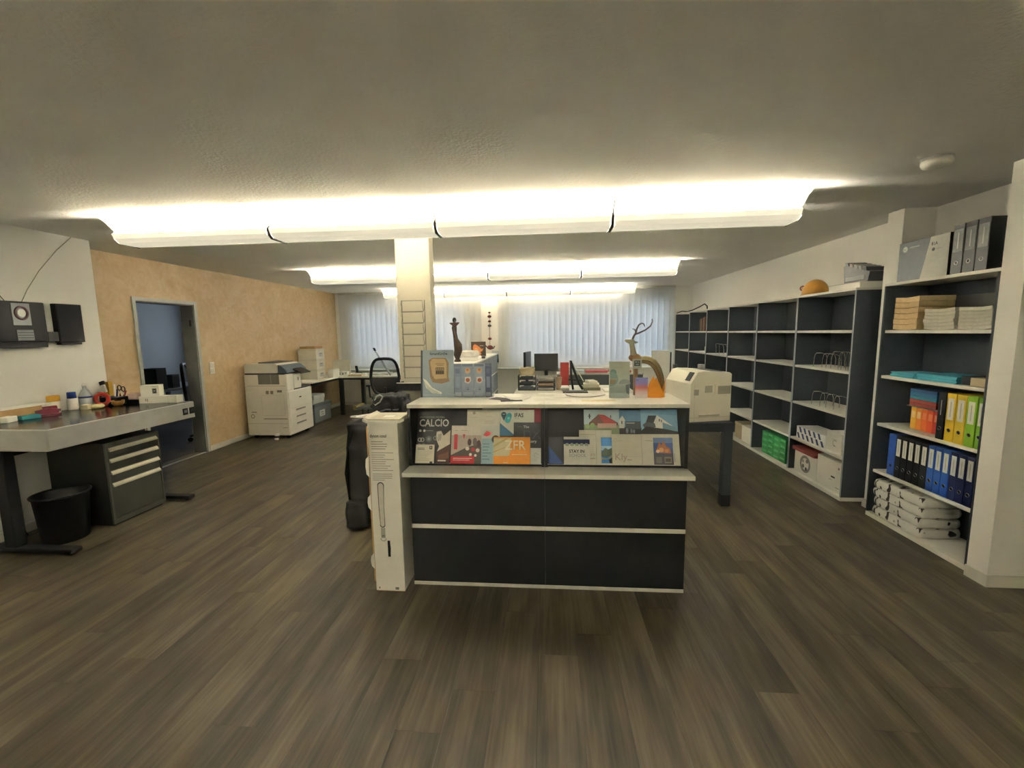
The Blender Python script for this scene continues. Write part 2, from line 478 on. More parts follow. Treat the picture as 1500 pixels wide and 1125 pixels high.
# ================================================================== CEILING LIGHTS
RY = (2.91, 5.63, 8.26, -1.9, -3.1); RX0, RW = -3.247, 1.2335  # last two rows are added, unseen behind the camera, to brighten the foreground
prof = [(0, 0), (.05, -.005), (.105, -.030), (.145, -.060), (.176, -.087), (.384, -.087), (.415, -.060), (.455, -.030), (.51, -.005), (.56, 0)]
trp = [(.142, -.110), (.158, -.142), (.195, -.166), (.25, -.170), (.31, -.170), (.365, -.166), (.402, -.142), (.418, -.110)]
REFL = M('#f2efe6', 0.42, 0.4, var=0.0)
TR = emis('lamp_diffuser', (1.0, 0.93, 0.70), TROUGH, (0.85, 0.84, 0.76))
TB = emis('fluorescent_tube', TUBE_COL, TUBE)
TB_DIM = emis('dimmed_fluorescent_tube', (1.0, 0.92, 0.82), TUBE * 0.45)
def strip(b, pts, x0, x1, th):
    """open profile extruded along x with thickness"""
    up = [(p[0], p[1] + th) for p in pts]
    n_ = len(pts)
    for i in range(n_ - 1):
        b.prism([pts[i], pts[i + 1], up[i + 1], up[i]], x0, x1, 'x')
lamp = None
rowtxt = ('front row of ceiling lights above the reception counter', 'middle row of ceiling lights behind the pillar', 'rearmost row of ceiling lights in front of the blinds')
postxt = ('end module at the ochre wall side', 'second module from the ochre wall', 'third module from the ochre wall', 'end module at the bookcase side')
for ri in range(5):
    for k in range(4):
        lab = 'white gull-wing fluorescent light, %s of the %s' % (postxt[k], ('front row', 'middle row', 'rear row', 'added row behind the camera', 'added back row behind the camera')[ri])
        loc = (RX0 + k * RW, RY[ri], ZC)
        if lamp is None:
            lamp = T('ceiling_light', lab, 'light', loc, 0, 'fluorescent ceiling lights')
            b = B(); strip(b, prof, .004, RW - .004, -.0015)
            b.obj('reflector', REFL, lamp)
            b = B(); strip(b, trp, .012, RW - .016, .002); b.obj('diffuser_trough', TR, lamp)
            B().box(.012, RW - .016, .245, .315, -.1665, -.0885).obj('ballast_housing', M('#efece2', .5), lamp)  # added divider that blocks each tube's light from the opposite side
            for yy in (.20, .36):
                B().cyl((.04, yy, -.142), (RW - .04, yy, -.142), .008, 10).obj('tube', TB, lamp)
            for xx in (.004, RW - .014):
                B().prism([(.15, -.112), (.165, -.150), (.20, -.174), (.36, -.174), (.395, -.150), (.41, -.112), (.39, -.0885), (.17, -.0885)], xx, xx + .006, 'x').obj('end_bracket', M('#6d6c64', 0.4, 0.5), lamp)
        else:
            nl = dup(lamp, loc, None, lab)
            if ri == 2:      # the rear row carries dimmed tubes, to limit glare on the blinds
                for ch in nl.children:
                    if ch.name.startswith('tube'):
                        ch.material_slots[0].link = 'OBJECT'; ch.material_slots[0].material = TB_DIM
# smoke detector
t = T('smoke_detector', 'small round white smoke detector on the ceiling near the bookcases', 'smoke detector', (2.07, 2.575, ZC - .045))
B().lathe([(.03, 0), (.058, .004), (.066, .018), (.066, .045)], 24).obj('housing', OFFW, t)
B().lathe([(.068, .036), (.068, .045)], 24).obj('mounting_ring', LGREY, t)

# ================================================================== RIGHT BOOKCASES
SH_X0, SH_X1 = 2.562, 2.915
SHZ = (0.388, 0.766, 1.144, 1.494)
def bookcase(loc, wid, label, group, z_top=1.848, name='bookcase', near=.012, rec=.006, edge=None):
    """root at near bottom front corner; x to the wall, y along the run"""
    t = T(name, label, 'bookcase', loc, 0, group)
    dp = SH_X1 - loc[0]
    for k, (y, th) in enumerate(((0.0, near), (wid - .012, .012))):
        o = B().box(0.004, dp, y, y + th, .035, z_top - .02).obj('side_panel', ANTH_S, t)
        B().box(0, .004, y, y + th, .035, z_top - .02).obj('front_edging', edge or ANTH_EDGE, o)
    B().box(dp - .012, dp - .002, near, wid - .012, .035, z_top - .02).obj('back_panel', ANTH_S, t)
    B().box(-.002, dp, 0, wid, z_top - .02, z_top, .0015).obj('top_board', BOARD, t)
    B().box(0.0, dp - .002, 0.0, wid, 0, .035, .0015).obj('base_board', BOARD, t)
    src = None
    for z in SHZ:
        if src is None:
            o = B().box(rec, dp - .012, near + .0005, wid - .0125, -.022, 0, .0015).obj('shelf', BOARD, t, (0, 0, z)); src = o.data
        else: linked(src, 'shelf', t, (0, 0, z))
    return t
BW = 0.838
labs = ['dark bookcase next to the wall pilaster, boxes of paper on its lower shelves',
        'dark bookcase holding green paper packs on its base, second from the pilaster',
        'dark bookcase with a small white carton on its base board',
        'mostly empty dark bookcase fourth from the pilaster, partly behind the white printer',
        'dark bookcase with upright brown books on the top shelf, fifth from the pilaster',
        'empty dark bookcase at the window end of the long run']
b0 = bookcase((SH_X0, 3.84, 0), BW, labs[0], 'dark bookcases along the right wall')
for i in range(1, 6): dup(b0, (SH_X0, 3.84 + i * BW, 0), None, labs[i])
bookcase((2.59, 2.700, 0), 0.875, 'dark bookcase filled with ring binders, standing in the recess by the wall end', 'dark bookcases along the right wall', near=.04, rec=.02, edge=ANTH_S)

# ================================================================== RECEPTION COUNTER (two units side by side)
CY, CB, CT = 2.403, 2.83, 1.114
def counter(x0, x1, label):
    t = T('reception_counter', label, 'counter', ((x0 + x1) / 2, CY, 0), 0, 'reception counter units')
    w_ = (x1 - x0) / 2
    for sx in (-1, 1):
        a = sx * w_; b_ = sx * (w_ - .018)
        B().box(min(a, b_), max(a, b_), 0.0, CB - CY, .02, CT - .022).obj('side_panel', ANTH, t)
    B().box(-w_ + .018, w_ - .018, .0, .02, .386, .722).obj('front_panel', ANTH, t)
    B().box(-w_ + .018, w_ - .018, .0, .02, .02, .362).obj('front_panel', ANTH, t)
    B().box(-w_, w_, -.006, .02, .362, .386, .002).obj('trim_strip', BOARD, t)
    B().box(-w_, w_, -.006, CB - CY, 0, .02, .002).obj('base_strip', BOARD, t)
    B().box(-w_, w_, -.135, .30, .722, .746, .002).obj('ledge', BOARD, t)
    B().box(-w_, w_, -.004, CB - CY, CT - .022, CT, .002).obj('top_board', BOARD, t)
    # tilted display back of the niche
    b = B(); b.prism([(.062, .746), (.074, .746), (.20, 1.092), (.188, 1.092)], -w_ + .018, w_ - .018, 'x')
    b.obj('display_panel', ANTH, t)
    B().box(-w_ + .018, w_ - .018, .008, .012, .746, .758).obj('retaining_lip', BLACK, t)
    return t
counter(-0.817, -0.0175, 'anthracite reception counter unit with sports magazine and orange leaflet on display')
counter(-0.0165, 0.783, 'anthracite reception counter unit beside the printer table, house photos on display')

# ---- printed matter in the counter niches: every sheet is a card that leans on the tilted panel
LEAN = R(-18)   # top tips away from the viewer
def card(name, label, cat, x0, x1, z0, z1, base, layers=(), txt=(), t_=0.002, yb=2.452, group=None, lean=LEAN, dz=0.0):
    """x0..x1 and z0..z1 as seen upright; layers in metres from the lower left corner"""
    lo, hi = (-.795, -.039) if x1 < 0 else (.005, .760)
    x0 = max(x0, lo); x1 = min(x1, hi)
    w_ = x1 - x0; h_ = (z1 - z0) / math.cos(lean)
    zb = 0.747 + dz
    off = (z0 - zb) if z0 - zb > 0.004 else 0
    r = T(name, label, cat, (x0, yb + off * math.tan(-lean), zb + off), 0, group, rx=lean)
    B().box(0, w_, 0, t_, 0, h_, .0004, 1).obj('sheet', M(base, 0.5, var=0.04, scale=20), r)
    if layers: prints(r, layers, 0.0)
    for a in txt:
        body, x, z, size, h = a[:5]
        text(r, body, x, z, size, h, -.0045 - .0002, *(a[5:]))
    return r
# left niche, back layer to front layer
G = 'printed matter on the counter display'
card('leaflet', 'grey sheet standing behind the cream brochure in the counter niche', 'leaflet', -.398, -.171, .95, 1.081, '#8b8c86', yb=2.462, group=G)
card('leaflet', 'dark red folder corner behind the white leaflet with heart logo', 'leaflet', -.171, -.032, .95, 1.084, '#7c2433', yb=2.462, group=G)
card('brochure', 'cream brochure with a small round crest, behind the team photo leaflet', 'brochure', -.489, -.288, .84, 1.055, '#d5d2c4',
     [(circ(.043, .205, .009, 14), '#9b8f7d'), (rect(.025, .178, .066, .180), '#b3ae9f')] + textlines(.115, .185, .055, 1, .01, .002, '#a7a396', 3) + textlines(.108, .16, .09, 4, .006, .002, '#b5b0a2', 4), yb=2.457, group=G)
card('leaflet', 'white leaflet with blue-green heart logo and dark blue triangle', 'leaflet', -.286, -.079, .905, 1.055, '#d6d5cb',
     [([(0, .0), (.094, .0), (0, .077)], '#2d5f7f'),
      (circ(.022, .128, .016, 18), '#2c4a52'), ([(.007, .122), (.037, .122), (.025, .088)], '#2c4a52'), (rect(.014, .128, .03, .133), '#c7d6d4'),
      (circ(.055, .122, .016, 16), '#2f8d93'), (circ(.046, .092, .016, 16), '#2f8d93'), ([(.039, .127), (.070, .117), (.062, .087), (.031, .097)], '#2f8d93'), (circ(.052, .106, .008, 10), '#6fb8b4')],
     [('IFAS', .086, .112, .034, '#262a2c', 'LEFT', 'lettering', .9, .0008), ('institute', .086, .101, .009, '#7b7f7f')], yb=2.453, group=G)
card('booklet', 'black booklet with outlined title partly behind the orange leaflet', 'booklet', -.202, -.033, .747, .983, '#2a2c2d',
     [(rect(.02, .222, .052, .2232), '#a8a8a2')], [('The', .058, .214, .022, '#e8e6dd'), ('DX', .055, .152, .072, '#6d7073'), ('DX', .0565, .1535, .070, '#2a2c2d'), ('Story', .085, .128, .024, '#e8e6dd')], yb=2.446, group=G)
card('leaflet', 'white leaflet with group photo of dancers and red blocks', 'leaflet', -.580, -.397, .747, .964, '#d9d5c9',
     [(rect(0, 0, .183, .17), '#b4ada3'), ([(0, .05), (.10, .10), (.183, .12), (.183, 0), (0, 0)], '#48443f'), (rect(.018, .085, .038, .175), '#b5323a'), ([(.07, .175), (.085, .175), (.078, .145)], '#b5323a'),
      (circ(.112, .128, .012, 12, 1.8), '#3d2325'), (circ(.145, .13, .013, 12, 2.0), '#5b5551'), (circ(.168, .12, .012, 12, 1.8), '#3a2022'),
      (circ(.112, .155, .006, 10), '#c99b7e'), (circ(.145, .161, .006, 10), '#c99b7e'), (circ(.168, .148, .006, 10), '#c99b7e'),
      (circ(.10, .09, .012, 12), '#d7cfc6'), (circ(.135, .085, .013, 12), '#a93238'), (circ(.163, .08, .012, 12), '#cbc4bb'), (circ(.12, .055, .009, 12), '#e2ddd2'), (circ(.15, .05, .008, 12), '#dcd6cc'),
      (rect(0, 0, .144, .046), '#b3272f'), (rect(.015, .03, .13, .034), '#e4d5cd'), (rect(.015, .02, .115, .024), '#d6aaa6'), (rect(.02, .197, .04, .2), '#b99'.replace('b99', 'bb9999')), (rect(.06, .197, .10, .2), '#a9a59a')], yb=2.447, group=G)
card('leaflet', 'pale blue leaflet with a red curved mark, beside the orange leaflet', 'leaflet', -.396, -.286, .747, .964, '#cfd0c8',
     [(rect(0, 0, .072, .15), '#9ab7bf'), ([(.01, .17), (.03, .195), (.062, .185), (.05, .17), (.03, .162)], '#b2343c'), (circ(.085, .145, .024, 18), '#23262a')] + textlines(.008, .12, .055, 6, .018, .005, '#5f7f8c', 9), yb=2.450, group=G)
card('magazine', 'black football magazine with a white shoe on its cover', 'magazine', -.795, -.587, .747, 1.046, '#1d1e1f',
     [([(.122, .19), (.15, .195), (.165, .165), (.207, .20), (.207, .115), (.128, .07), (.14, .10), (.118, .15)], '#cfc9b8'), ([(.132, .175), (.155, .178), (.150, .14), (.13, .13)], '#a59f90'),
      ([(.125, .068), (.207, .11), (.207, .0), (.125, .0)], '#4b2f25'), ([(.135, .045), (.2, .07), (.2, .03), (.14, .02)], '#6e4a37'), (rect(.135, .012, .185, .02), '#d9d4c6'),
      (circ(.02, .195, .008, 10), '#d9d6ca'), (circ(.045, .195, .008, 10), '#d9d6ca'), (rect(.055, .193, .10, .197), '#8d8a80'),
      (circ(.075, .145, .02, 7), '#5a5b58'), (circ(.075, .145, .009, 7), '#8e8e88'), (ringp(.02, .14, .009, .013, 12), '#bdb9ac'), (ringp(.035, .14, .009, .013, 12), '#bdb9ac'), (ringp(.115, .15, .008, .013, 12), '#8a877c'), (circ(.045, .107, .012, 10), '#6f6d66'), (circ(.018, .108, .010, 10), '#807d75')],
     [('CALCIO', .012, .222, .062, '#cfccc0', 'LEFT', 'lettering', .82, .0012), ('ASSOCIAZIONE SVIZZERA', .014, .272, .0165, '#a9a79d', 'LEFT', 'lettering', .8)], yb=2.452, group=G)
card('flyer', 'small cream text card in front of the black football magazine', 'flyer', -.804, -.680, .747, .856, '#d8d3c0',
     textlines(.012, .095, .05, 2, .008, .004, '#6f6c62', 5) + textlines(.012, .075, .1, 7, .009, .002, '#a9a596', 6) + [(rect(.085, .086, .103, .106), '#3a3a38'), (rect(.09, .0, .106, .014), '#4a4a46'), (rect(.091, .093, .097, .1), '#d8d3c0')], yb=2.440, group=G)
card('leaflet', 'orange landscape leaflet with white capital letters and map corner', 'leaflet', -.321, -.102, .747, .902, '#dd8f1f',
     [([(0, .155), (.105, .155), (.098, .06), (.085, .05), (0, .05)], '#cfc59a'), ([(.0, .10), (.05, .13), (.09, .155), (.07, .155), (0, .115)], '#b5a66a'), ([(0, .07), (.07, .10), (.07, .104), (0, .076)], '#c39b4c'), (rect(.11, .058, .20, .062), '#efd9ae'), (rect(.06, .01, .085, .014), '#efd9ae')],
     [('ZFR', .068, .088, .078, '#eadfc4', 'LEFT', 'lettering', .92, .001)], yb=2.437, group=G)
card('flyer', 'small pale card leaning on the black booklet at the end of the niche', 'flyer', -.101, -.034, .747, .840, '#c9c9c2',
     [(ringp(.033, .055, .012, .0135, 14, 0, 4), '#8e8f8a')] + textlines(.01, .07, .045, 6, .009, .0015, '#a3a39b', 8), yb=2.440, group=G)
# right niche
card('postcard', 'photo card of a red-roofed farmhouse under pale sky', 'photo card', .217, .425, .86, 1.055, '#a9bcc2',
     [(rect(0, .0, .208, .115), '#7f8b6c'), ([(.03, .125), (.085, .175), (.12, .172), (.20, .125), (.2, .11), (.03, .11)], '#5a3a34'), ([(.085, .175), (.125, .17), (.195, .122), (.12, .122)], '#93352f'), (rect(.08, .095, .19, .122), '#b59a8a'), (rect(.03, .15, .037, .178), '#3a3d3b'), (rect(.025, .163, .043, .167), '#3a3d3b'), (circ(.05, .11, .015, 10), '#7f9a62'), (circ(.02, .105, .014, 10), '#90a878'), (rect(.155, .155, .161, .17), '#6a4a45')], yb=2.459, group=G)
card('postcard', 'photo card of a dark gabled house with a white wall edge', 'photo card', .423, .551, .84, 1.052, '#5c7f9f',
     [(rect(0, .0, .128, .12), '#24262a'), ([(.0, .165), (.02, .19), (.035, .165), (.03, .115), (0, .115)], '#c9c9c1'), (rect(.013, .14, .02, .158), '#4c5156'), (rect(.038, .11, .125, .155), '#45494b'), (rect(.042, .143, .09, .147), '#c0bfb7'), (circ(.045, .10, .008, 8, 2), '#7b8288'), (circ(.07, .098, .007, 8, 2), '#6f767c'), (circ(.085, .096, .006, 8, 2), '#7b8288')], yb=2.459, group=G)
card('postcard', 'photo card of a modern white house against deep blue sky', 'photo card', .549, .761, .84, 1.055, '#7fa3bd',
     [([(0, .225), (.212, .225), (.212, .19), (0, .205)], '#6f97b7'), ([(.03, .15), (.045, .19), (.09, .19), (.075, .145)], '#3a3e40'), ([(.075, .15), (.095, .192), (.18, .13), (.18, .112), (.075, .112)], '#d8d6c9'), ([(.125, .15), (.2, .12), (.2, .105), (.125, .11)], '#7796a5'), (rect(.105, .155, .111, .17), '#4d545a'), (rect(.117, .15, .122, .165), '#4d545a'), ([(.01, .135), (.03, .15), (.08, .145), (.085, .12), (.02, .115)], '#52585a'), ([(0, .10), (.03, .125), (.14, .11), (.212, .095), (.212, 0), (0, 0)], '#2b2c28')], yb=2.459, group=G)
card('leaflet', 'dark leaflet with blue triangle leaning beside the school card', 'leaflet', .006, .092, .747, .90, '#2e3236', [([(.0, .005), (.085, .005), (0, .11)], '#27457c')], yb=2.452, group=G)
card('brochure', 'plain cream brochure standing behind the school card', 'brochure', .186, .284, .747, .940, '#cfcbb9',
     [(rect(.005, .175, .096, .178), '#aaa690'), (ringp(.078, .055, .009, .011, 10, 0, 3.4), '#8c4b3c'), (rect(.06, .035, .092, .038), '#a06a5c')] + textlines(.07, .15, .024, 10, .012, .002, '#b3af9c', 12), yb=2.450, group=G)
card('brochure', 'cream brochure with narrow lake photograph', 'brochure', .285, .375, .747, .940, '#d3cfbf',
     [(rect(.028, .01, .089, .16), '#3f78b8'), (rect(.028, .085, .089, .11), '#a8c4da'), ([(.028, .07), (.05, .10), (.07, .09), (.089, .1), (.089, .05), (.028, .05)], '#3c4a3a'), ([(.028, .045), (.06, .04), (.089, .06), (.089, .04), (.028, .03)], '#8a9086'), ([(.07, .03), (.089, .045), (.089, .01), (.075, .01)], '#222a26')], yb=2.449, group=G)
card('brochure', 'cream brochure with large faint handwriting', 'brochure', .376, .545, .747, .918, '#d2ceba',
     [(ringp(.02, .145, .008, .0095, 10, 0, 5), '#9d8f80'), (rect(.03, .139, .06, .141), '#b3a99a'), (rect(.08, .05, .16, .0515), '#b6a99c'), (rect(.085, .03, .11, .033), '#8f7f72')], [('Kly.', .012, .03, .055, '#b69a8d')], yb=2.448, group=G)
card('brochure', 'cream brochure with a photograph of a festive lit building', 'brochure', .546, .778, .747, .919, '#d6d2c2',
     [(rect(.066, .005, .176, .16), '#4a5f9a'), ([(.066, .16), (.176, .16), (.176, .13), (.066, .13)], '#6d83b0'), ([(.075, .075), (.09, .11), (.10, .14), (.112, .115), (.125, .145), (.14, .11), (.16, .10), (.165, .07)], '#b0714a'), (circ(.11, .09, .014, 10), '#d9a676'), (circ(.14, .085, .012, 10), '#c98a58'), (circ(.09, .082, .01, 10), '#e3c39a'), (rect(.066, .005, .176, .07), '#4d4a52'), (rect(.078, .015, .11, .05), '#6d6a63'), (rect(.125, .015, .165, .05), '#8a7e70'), (rect(.13, .022, .16, .042), '#4b4640'), (rect(.18, .02, .184, .07), '#8d9aa8'), (rect(.02, .14, .06, .143), '#a99e8e')], yb=2.448, group=G)
card('flyer', 'white card with dark blue band and scallops, printed with school slogan', 'flyer', .095, .246, .747, .904, '#d9d7cd',
     [(rect(0, .122, .151, .150), '#26305e')] + [(circ(.02 + .028 * k, .118, .011, 12), '#9ba694') for k in range(5)] + [(rect(0, 0, .151, .112), '#d9d7cd')],
     [('STAY IN', .03, .072, .026, '#23262b', 'LEFT', 'lettering', .95, .0006), ('SCHOOL', .03, .048, .026, '#8d9193', 'LEFT', 'lettering', .95)], yb=2.440, group=G)

# ================================================================== ON THE COUNTER TOP  (z = 1.114)
ZK = CT
# leaflet stand with church magazine
t = T('magazine_holder', 'clear acrylic stand holding a grey-blue magazine on the counter', 'display stand', (-0.700, 2.655, ZK), R(3))
b = B(); b.box(-.106, .106, .0, .08, 0, .003); b.prism([(.010, .003), (.013, .003), (.062, .296), (.059, .296)], -.106, .106, 'x')
b.obj('stand_back', ACRYL, t)
mg = B(); mg.prism([(-.002, .004), (.009, .004), (.056, .302), (.045, .302)], -.105, .105, 'x')
mo = mg.obj('magazine', M('#8e9ba3', 0.45), t)
p = T('x', 'x', 'x', (0, 0, 0)); bpy.data.objects.remove(p)
lay = [(rect(-.105, 0, .105, .30), '#8f9ca5'), (rect(-.105, 0, -.093, .30), '#4b5560'),
       ([(-.055, .235), (-.03, .252), (.055, .25), (.075, .22), (.072, .13), (.08, .10), (.03, .085), (-.03, .095), (-.045, .13)], '#8c7355'),
       ([(-.045, .225), (-.03, .245), (.05, .243), (.06, .22), (.062, .12), (-.015, .115), (-.03, .14)], '#b49a70'),
       (rect(-.01, .145, .045, .19), '#6d5c46')] + [(rect(-.006 + .013 * k, .15, .002 + .013 * k, .166), '#3f362b') for k in range(4)] + [(rect(-.006 + .013 * k, .17, .002 + .013 * k, .186), '#8f7c5c') for k in range(4)] + \
      [(rect(0, .2, .04, .203), '#7c6748'), (rect(-.01, .21, .045, .214), '#7c6748'),
       ([(-.09, .12), (-.07, .11), (-.03, .06), (.03, .03), (.03, .02), (-.03, .025), (-.07, .06)], '#d8d7c8'), ([(-.085, .105), (-.05, .065), (.02, .025), (-.02, .022), (-.06, .05)], '#b9bcb2'),
       (rect(-.09, .012, .03, .015), '#b6c0c6')]
pr = prints(mo, lay, -.0035)
pr.rotation_euler = (R(-9.0), 0, 0); pr.location = (0, .0015, .004)
tx = text(mo, 'forumKirche', -.045, .273, .023, '#26323a', 0, 'LEFT', 'lettering', .95, .0004)
tx.rotation_euler = (R(-9), 0, 0); tx.location = (-.045, .0015 + .272 * math.tan(R(9)) - .0125, .272)

# rack of folded blue brochures
rk = [(-.592, '#7c8699', 'narrow blue-grey brochure at the magazine stand side of the rack', .052), (-.541, '#8b95a6', 'blue-grey brochure with two orange pictures, beside the narrow one', .078),
      (-.462, '#98a1b0', 'lighter blue-grey brochure with two orange pictures in the brochure rack', .070), (-.391, '#59637b', 'dark blue brochure at the open end of the brochure rack', .040)]
for i, (x, h, lab, wd) in enumerate(rk):
    t = T('brochure', lab, 'brochure', (x + wd / 2, 2.672, ZK + .0035), 0, 'blue brochures in the counter rack')
    b = B(); n_ = 6
    pts = [(-wd / 2 + wd * k / n_ * .97, -.006 * math.sin(PI * k / n_)) for k in range(n_ + 1)]
    b.prism(pts + [(wd / 2 * .94, .012), (-wd / 2, .012)], 0, .212, 'z', smooth=False); b.obj('folded_sheets', M(h, 0.5, var=0.12, scale=25), t)
    ly = [(rect(-wd * .42, .005, wd * .38, .03), '#a4acb8'), (rect(-wd * .45, .195, wd * .40, .208), '#6d7890')]
    if i in (1, 2):
        ly += [(circ(.0, .168, .017, 14, 1.15), '#c9a588'), (circ(.0, .174, .009, 10), '#b97a55'), ([(-.018, .128), (.018, .13), (.022, .105), (.005, .085), (-.02, .095)], '#cfc7c0'), (circ(0, .108, .013, 12), '#a2583f'), (rect(-.006, .045, .006, .049), '#3f4656')]
    else:
        ly += [(rect(-wd * .3, .15, wd * .25, .18), '#66708a'), (rect(-wd * .3, .06, wd * .25, .13), '#8390a6')]
    prints(t, ly, -.0065)
    if i in (1, 2): text(t, '1', -.003, .05, .02, '#3b4252', -.0095)
t = T('brochure_rack', 'low clear acrylic rack behind the row of blue brochures', 'display rack', (-.47, 2.665, ZK))
b = B(); b.box(-.125, .127, -.004, .07, 0, .003); b.box(-.125, .127, .024, .027, .003, .19); b.box(-.127, -.1235, -.004, .07, .0, .06); b.box(.1225, .127, -.004, .07, 0, .06)
b.obj('clear_shell', ACRYL, t)

# loose papers and envelopes
def sheet(name, label, cat, x, y, w_, d_, rz, h, z=ZK, th=.0015, group='loose papers on the counter', curl=0.0):
    b = B(); n_ = 6
    top = [(-w_ / 2 + w_ * k / n_, th + curl * (2 * k / n_ - 1) ** 2) for k in range(n_ + 1)]
    bot = [(p[0], p[1] - th) for p in top][::-1]
    b.prism(top + bot, -d_ / 2, d_ / 2, 'y')
    o = b.obj(name, M(h, 0.65, var=0.04, scale=12), None, (x, y, z), (0, 0, R(rz)))
    return tag(o, label, cat, group)
sheet('leaflet', 'dark purple leaflet lying next to the brochure rack', 'leaflet', -.285, 2.60, .13, .085, -28, '#4f4350')
sheet('leaflet', 'folded white leaflet with dark underside lying near the counter seam', 'leaflet', -.185, 2.60, .16, .10, 14, '#c9c5bc', curl=.018)
sheet('leaflet', 'black folded leaflet lying beneath the white one', 'leaflet', -.215, 2.53, .13, .06, 12, '#34302f')
sheet('envelope', 'white envelope lying flat across the counter seam', 'envelope', .03, 2.56, .22, .11, 3, '#d6d2c6')
sheet('envelope', 'second white envelope overlapping the seam towards the back edge', 'envelope', .05, 2.70, .21, .11, -6, '#dcd8cc')
sheet('booklet', 'long pale booklet with curled edges lying near the grey leaflet holder', 'booklet', .235, 2.70, .24, .10, 5, '#cbc3bd', th=.006, curl=.012)
sheet('leaflet', 'white sheet lying flat at the back of the counter', 'leaflet', -.06, 2.76, .2, .10, -12, '#d3cfc4')
sheet('leaflet', 'cream paper strip lying in front of the grey leaflet holder', 'leaflet', .30, 2.53, .2, .06, 2, '#cfc09a')

# grey-green leaflet holder
t = T('leaflet_holder', 'grey-green leaflet holder with round cut-out picture on the counter', 'display stand', (.44, 2.635, ZK), R(-3))
b = B(); b.prism([(0, 0), (.045, 0), (.045, .22), (.012, .22)], -.060, .060, 'x'); b.obj('leaflet_block', M('#aeb3a8', 0.5, var=0.05, scale=20), t)
ly = [(rect(-.058, .0, .058, .215), '#aab0a5'), (circ(-.038, .155, .02, 14), '#6f8a86')] + [(([(-.058, .155)] + [(-.058 + .05 * math.sin(PI * k / 10), .115 + .045 * math.cos(PI * k / 10)) for k in range(11)]), '#7d9793'), (rect(-.058, .112, -.012, .118), '#a59b80'), ([(-.058, .11), (-.02, .11), (-.03, .085), (-.058, .08)], '#8f8468'),
      (([(-.01, .085)] + [(.03 + .035 * math.cos(PI - PI * k / 10), .085 + .03 * math.sin(PI * k / 10)) for k in range(11)]), '#8b9593'), ([(.035, .08), (.058, .085), (.058, .02), (.04, .03)], '#6c747b'), (rect(-.03, .185, .02, .187), '#8d938a')]
pr = prints(t, ly, 0); pr.rotation_euler = (R(-3.1), 0, 0); pr.location = (0, -.0005, 0)
b = B(); b.box(-.062, .035, -.016, -.013, 0, .085); b.box(-.062, .035, -.013, 0, 0, .003); b.obj('front_pocket', ACRYL, t)

# violet-to-orange leaflet and crown-shaped holder
def gradmat(name, stops, axis=2, span=.125):
    m = bpy.data.materials.new(name); m.use_nodes = True
    n_ = m.node_tree.nodes; L = m.node_tree.links; b_ = n_['Principled BSDF']
    tc = n_.new('ShaderNodeTexCoord'); sp = n_.new('ShaderNodeSeparateXYZ'); L.new(tc.outputs['Object'], sp.inputs[0])
    mm = n_.new('ShaderNodeMath'); mm.operation = 'DIVIDE'; mm.inputs[1].default_value = span; L.new(sp.outputs[axis], mm.inputs[0])
    rp = n_.new('ShaderNodeValToRGB'); rp.color_ramp.elements[0].color = (*lin(stops[0][1]), 1); rp.color_ramp.elements[0].position = stops[0][0]
    rp.color_ramp.elements[1].color = (*lin(stops[-1][1]), 1); rp.color_ramp.elements[1].position = stops[-1][0]
    for p_, h in stops[1:-1]:
        e = rp.color_ramp.elements.new(p_); e.color = (*lin(h), 1)
    L.new(mm.outputs[0], rp.inputs[0]); L.new(rp.outputs[0], b_.inputs['Base Color']); b_.inputs['Roughness'].default_value = .5
    return m
t = T('leaflet', 'leaflet printed in violet, red and pale bands next to the orange crown', 'leaflet', (.545, 2.63, ZK), 0)
b = B(); b.box(-.012, .062, 0, .006, 0, .124, .001); b.obj('folded_sheet', gradmat('printed_gradient', [(0, '#d6d0cf'), (.28, '#cfb0ae'), (.5, '#c7705f'), (.72, '#8a7fc0'), (1, '#7d86c8')]), t)
text(t, 'Ich', -.008, .105, .014, '#4d4f6e', -.0006)
t = T('leaflet_holder', 'orange crown-shaped paper holder with pointed tips on the counter', 'leaflet holder', (.655, 2.665, ZK), 0)
b = B(); n_ = 48; ro, zz = .062, []
vs = []
for k in range(n_):
    a = 2 * PI * k / n_ - PI / 2; f = ((k + 6) % 12) / 12.0; tip = 1 - abs(2 * f - 1)
    vs.append((b.bm.verts.new((ro * math.cos(a), .036 * math.sin(a), 0)), b.bm.verts.new((ro * 1.04 * math.cos(a), .038 * math.sin(a), .026 + .10 * tip))))
for k in range(n_):
    a, c = vs[k], vs[(k + 1) % n_]; b.bm.faces.new((a[0], c[0], c[1], a[1]))
b.obj('paper_band', M('#d58a1e', 0.55, var=0.1), t, fix=False)

# brass deer figure
DX, DYY = 0.56, 2.745
t = T('deer_figure', 'brass and wood deer figure with curved antlers behind the leaflets', 'figurine', (DX, DYY, ZK))
BR = M('#968a68', 0.25, 0.9); WOODD = M('#8a6a4a', 0.5, var=0.2, scale=30); PALE = M('#a39d8d', 0.5, 0.2)
def pts3(l): return [(x - DX, y - DYY, z - ZK) for x, y, z in l]
bz = [(.565, DYY, 1.333), (.59, DYY, 1.338), (.615, DYY, 1.338), (.64, DYY, 1.332), (.662, DYY, 1.318), (.68, DYY, 1.298), (.695, DYY, 1.27), (.708, DYY, 1.235), (.717, DYY, 1.20), (.722, DYY, 1.16), (.724, DYY, 1.116)]
B().tube(pts3(bz), [.021, .023, .024, .025, .025, .024, .023, .021, .018, .014, .010], 14).obj('body_tube', BR, t)
B().tube(pts3([(.556, DYY, 1.33), (.556, DYY, 1.24), (.556, DYY, 1.115)]), [.018, .014, .013], 12).obj('front_leg', WOODD, t)
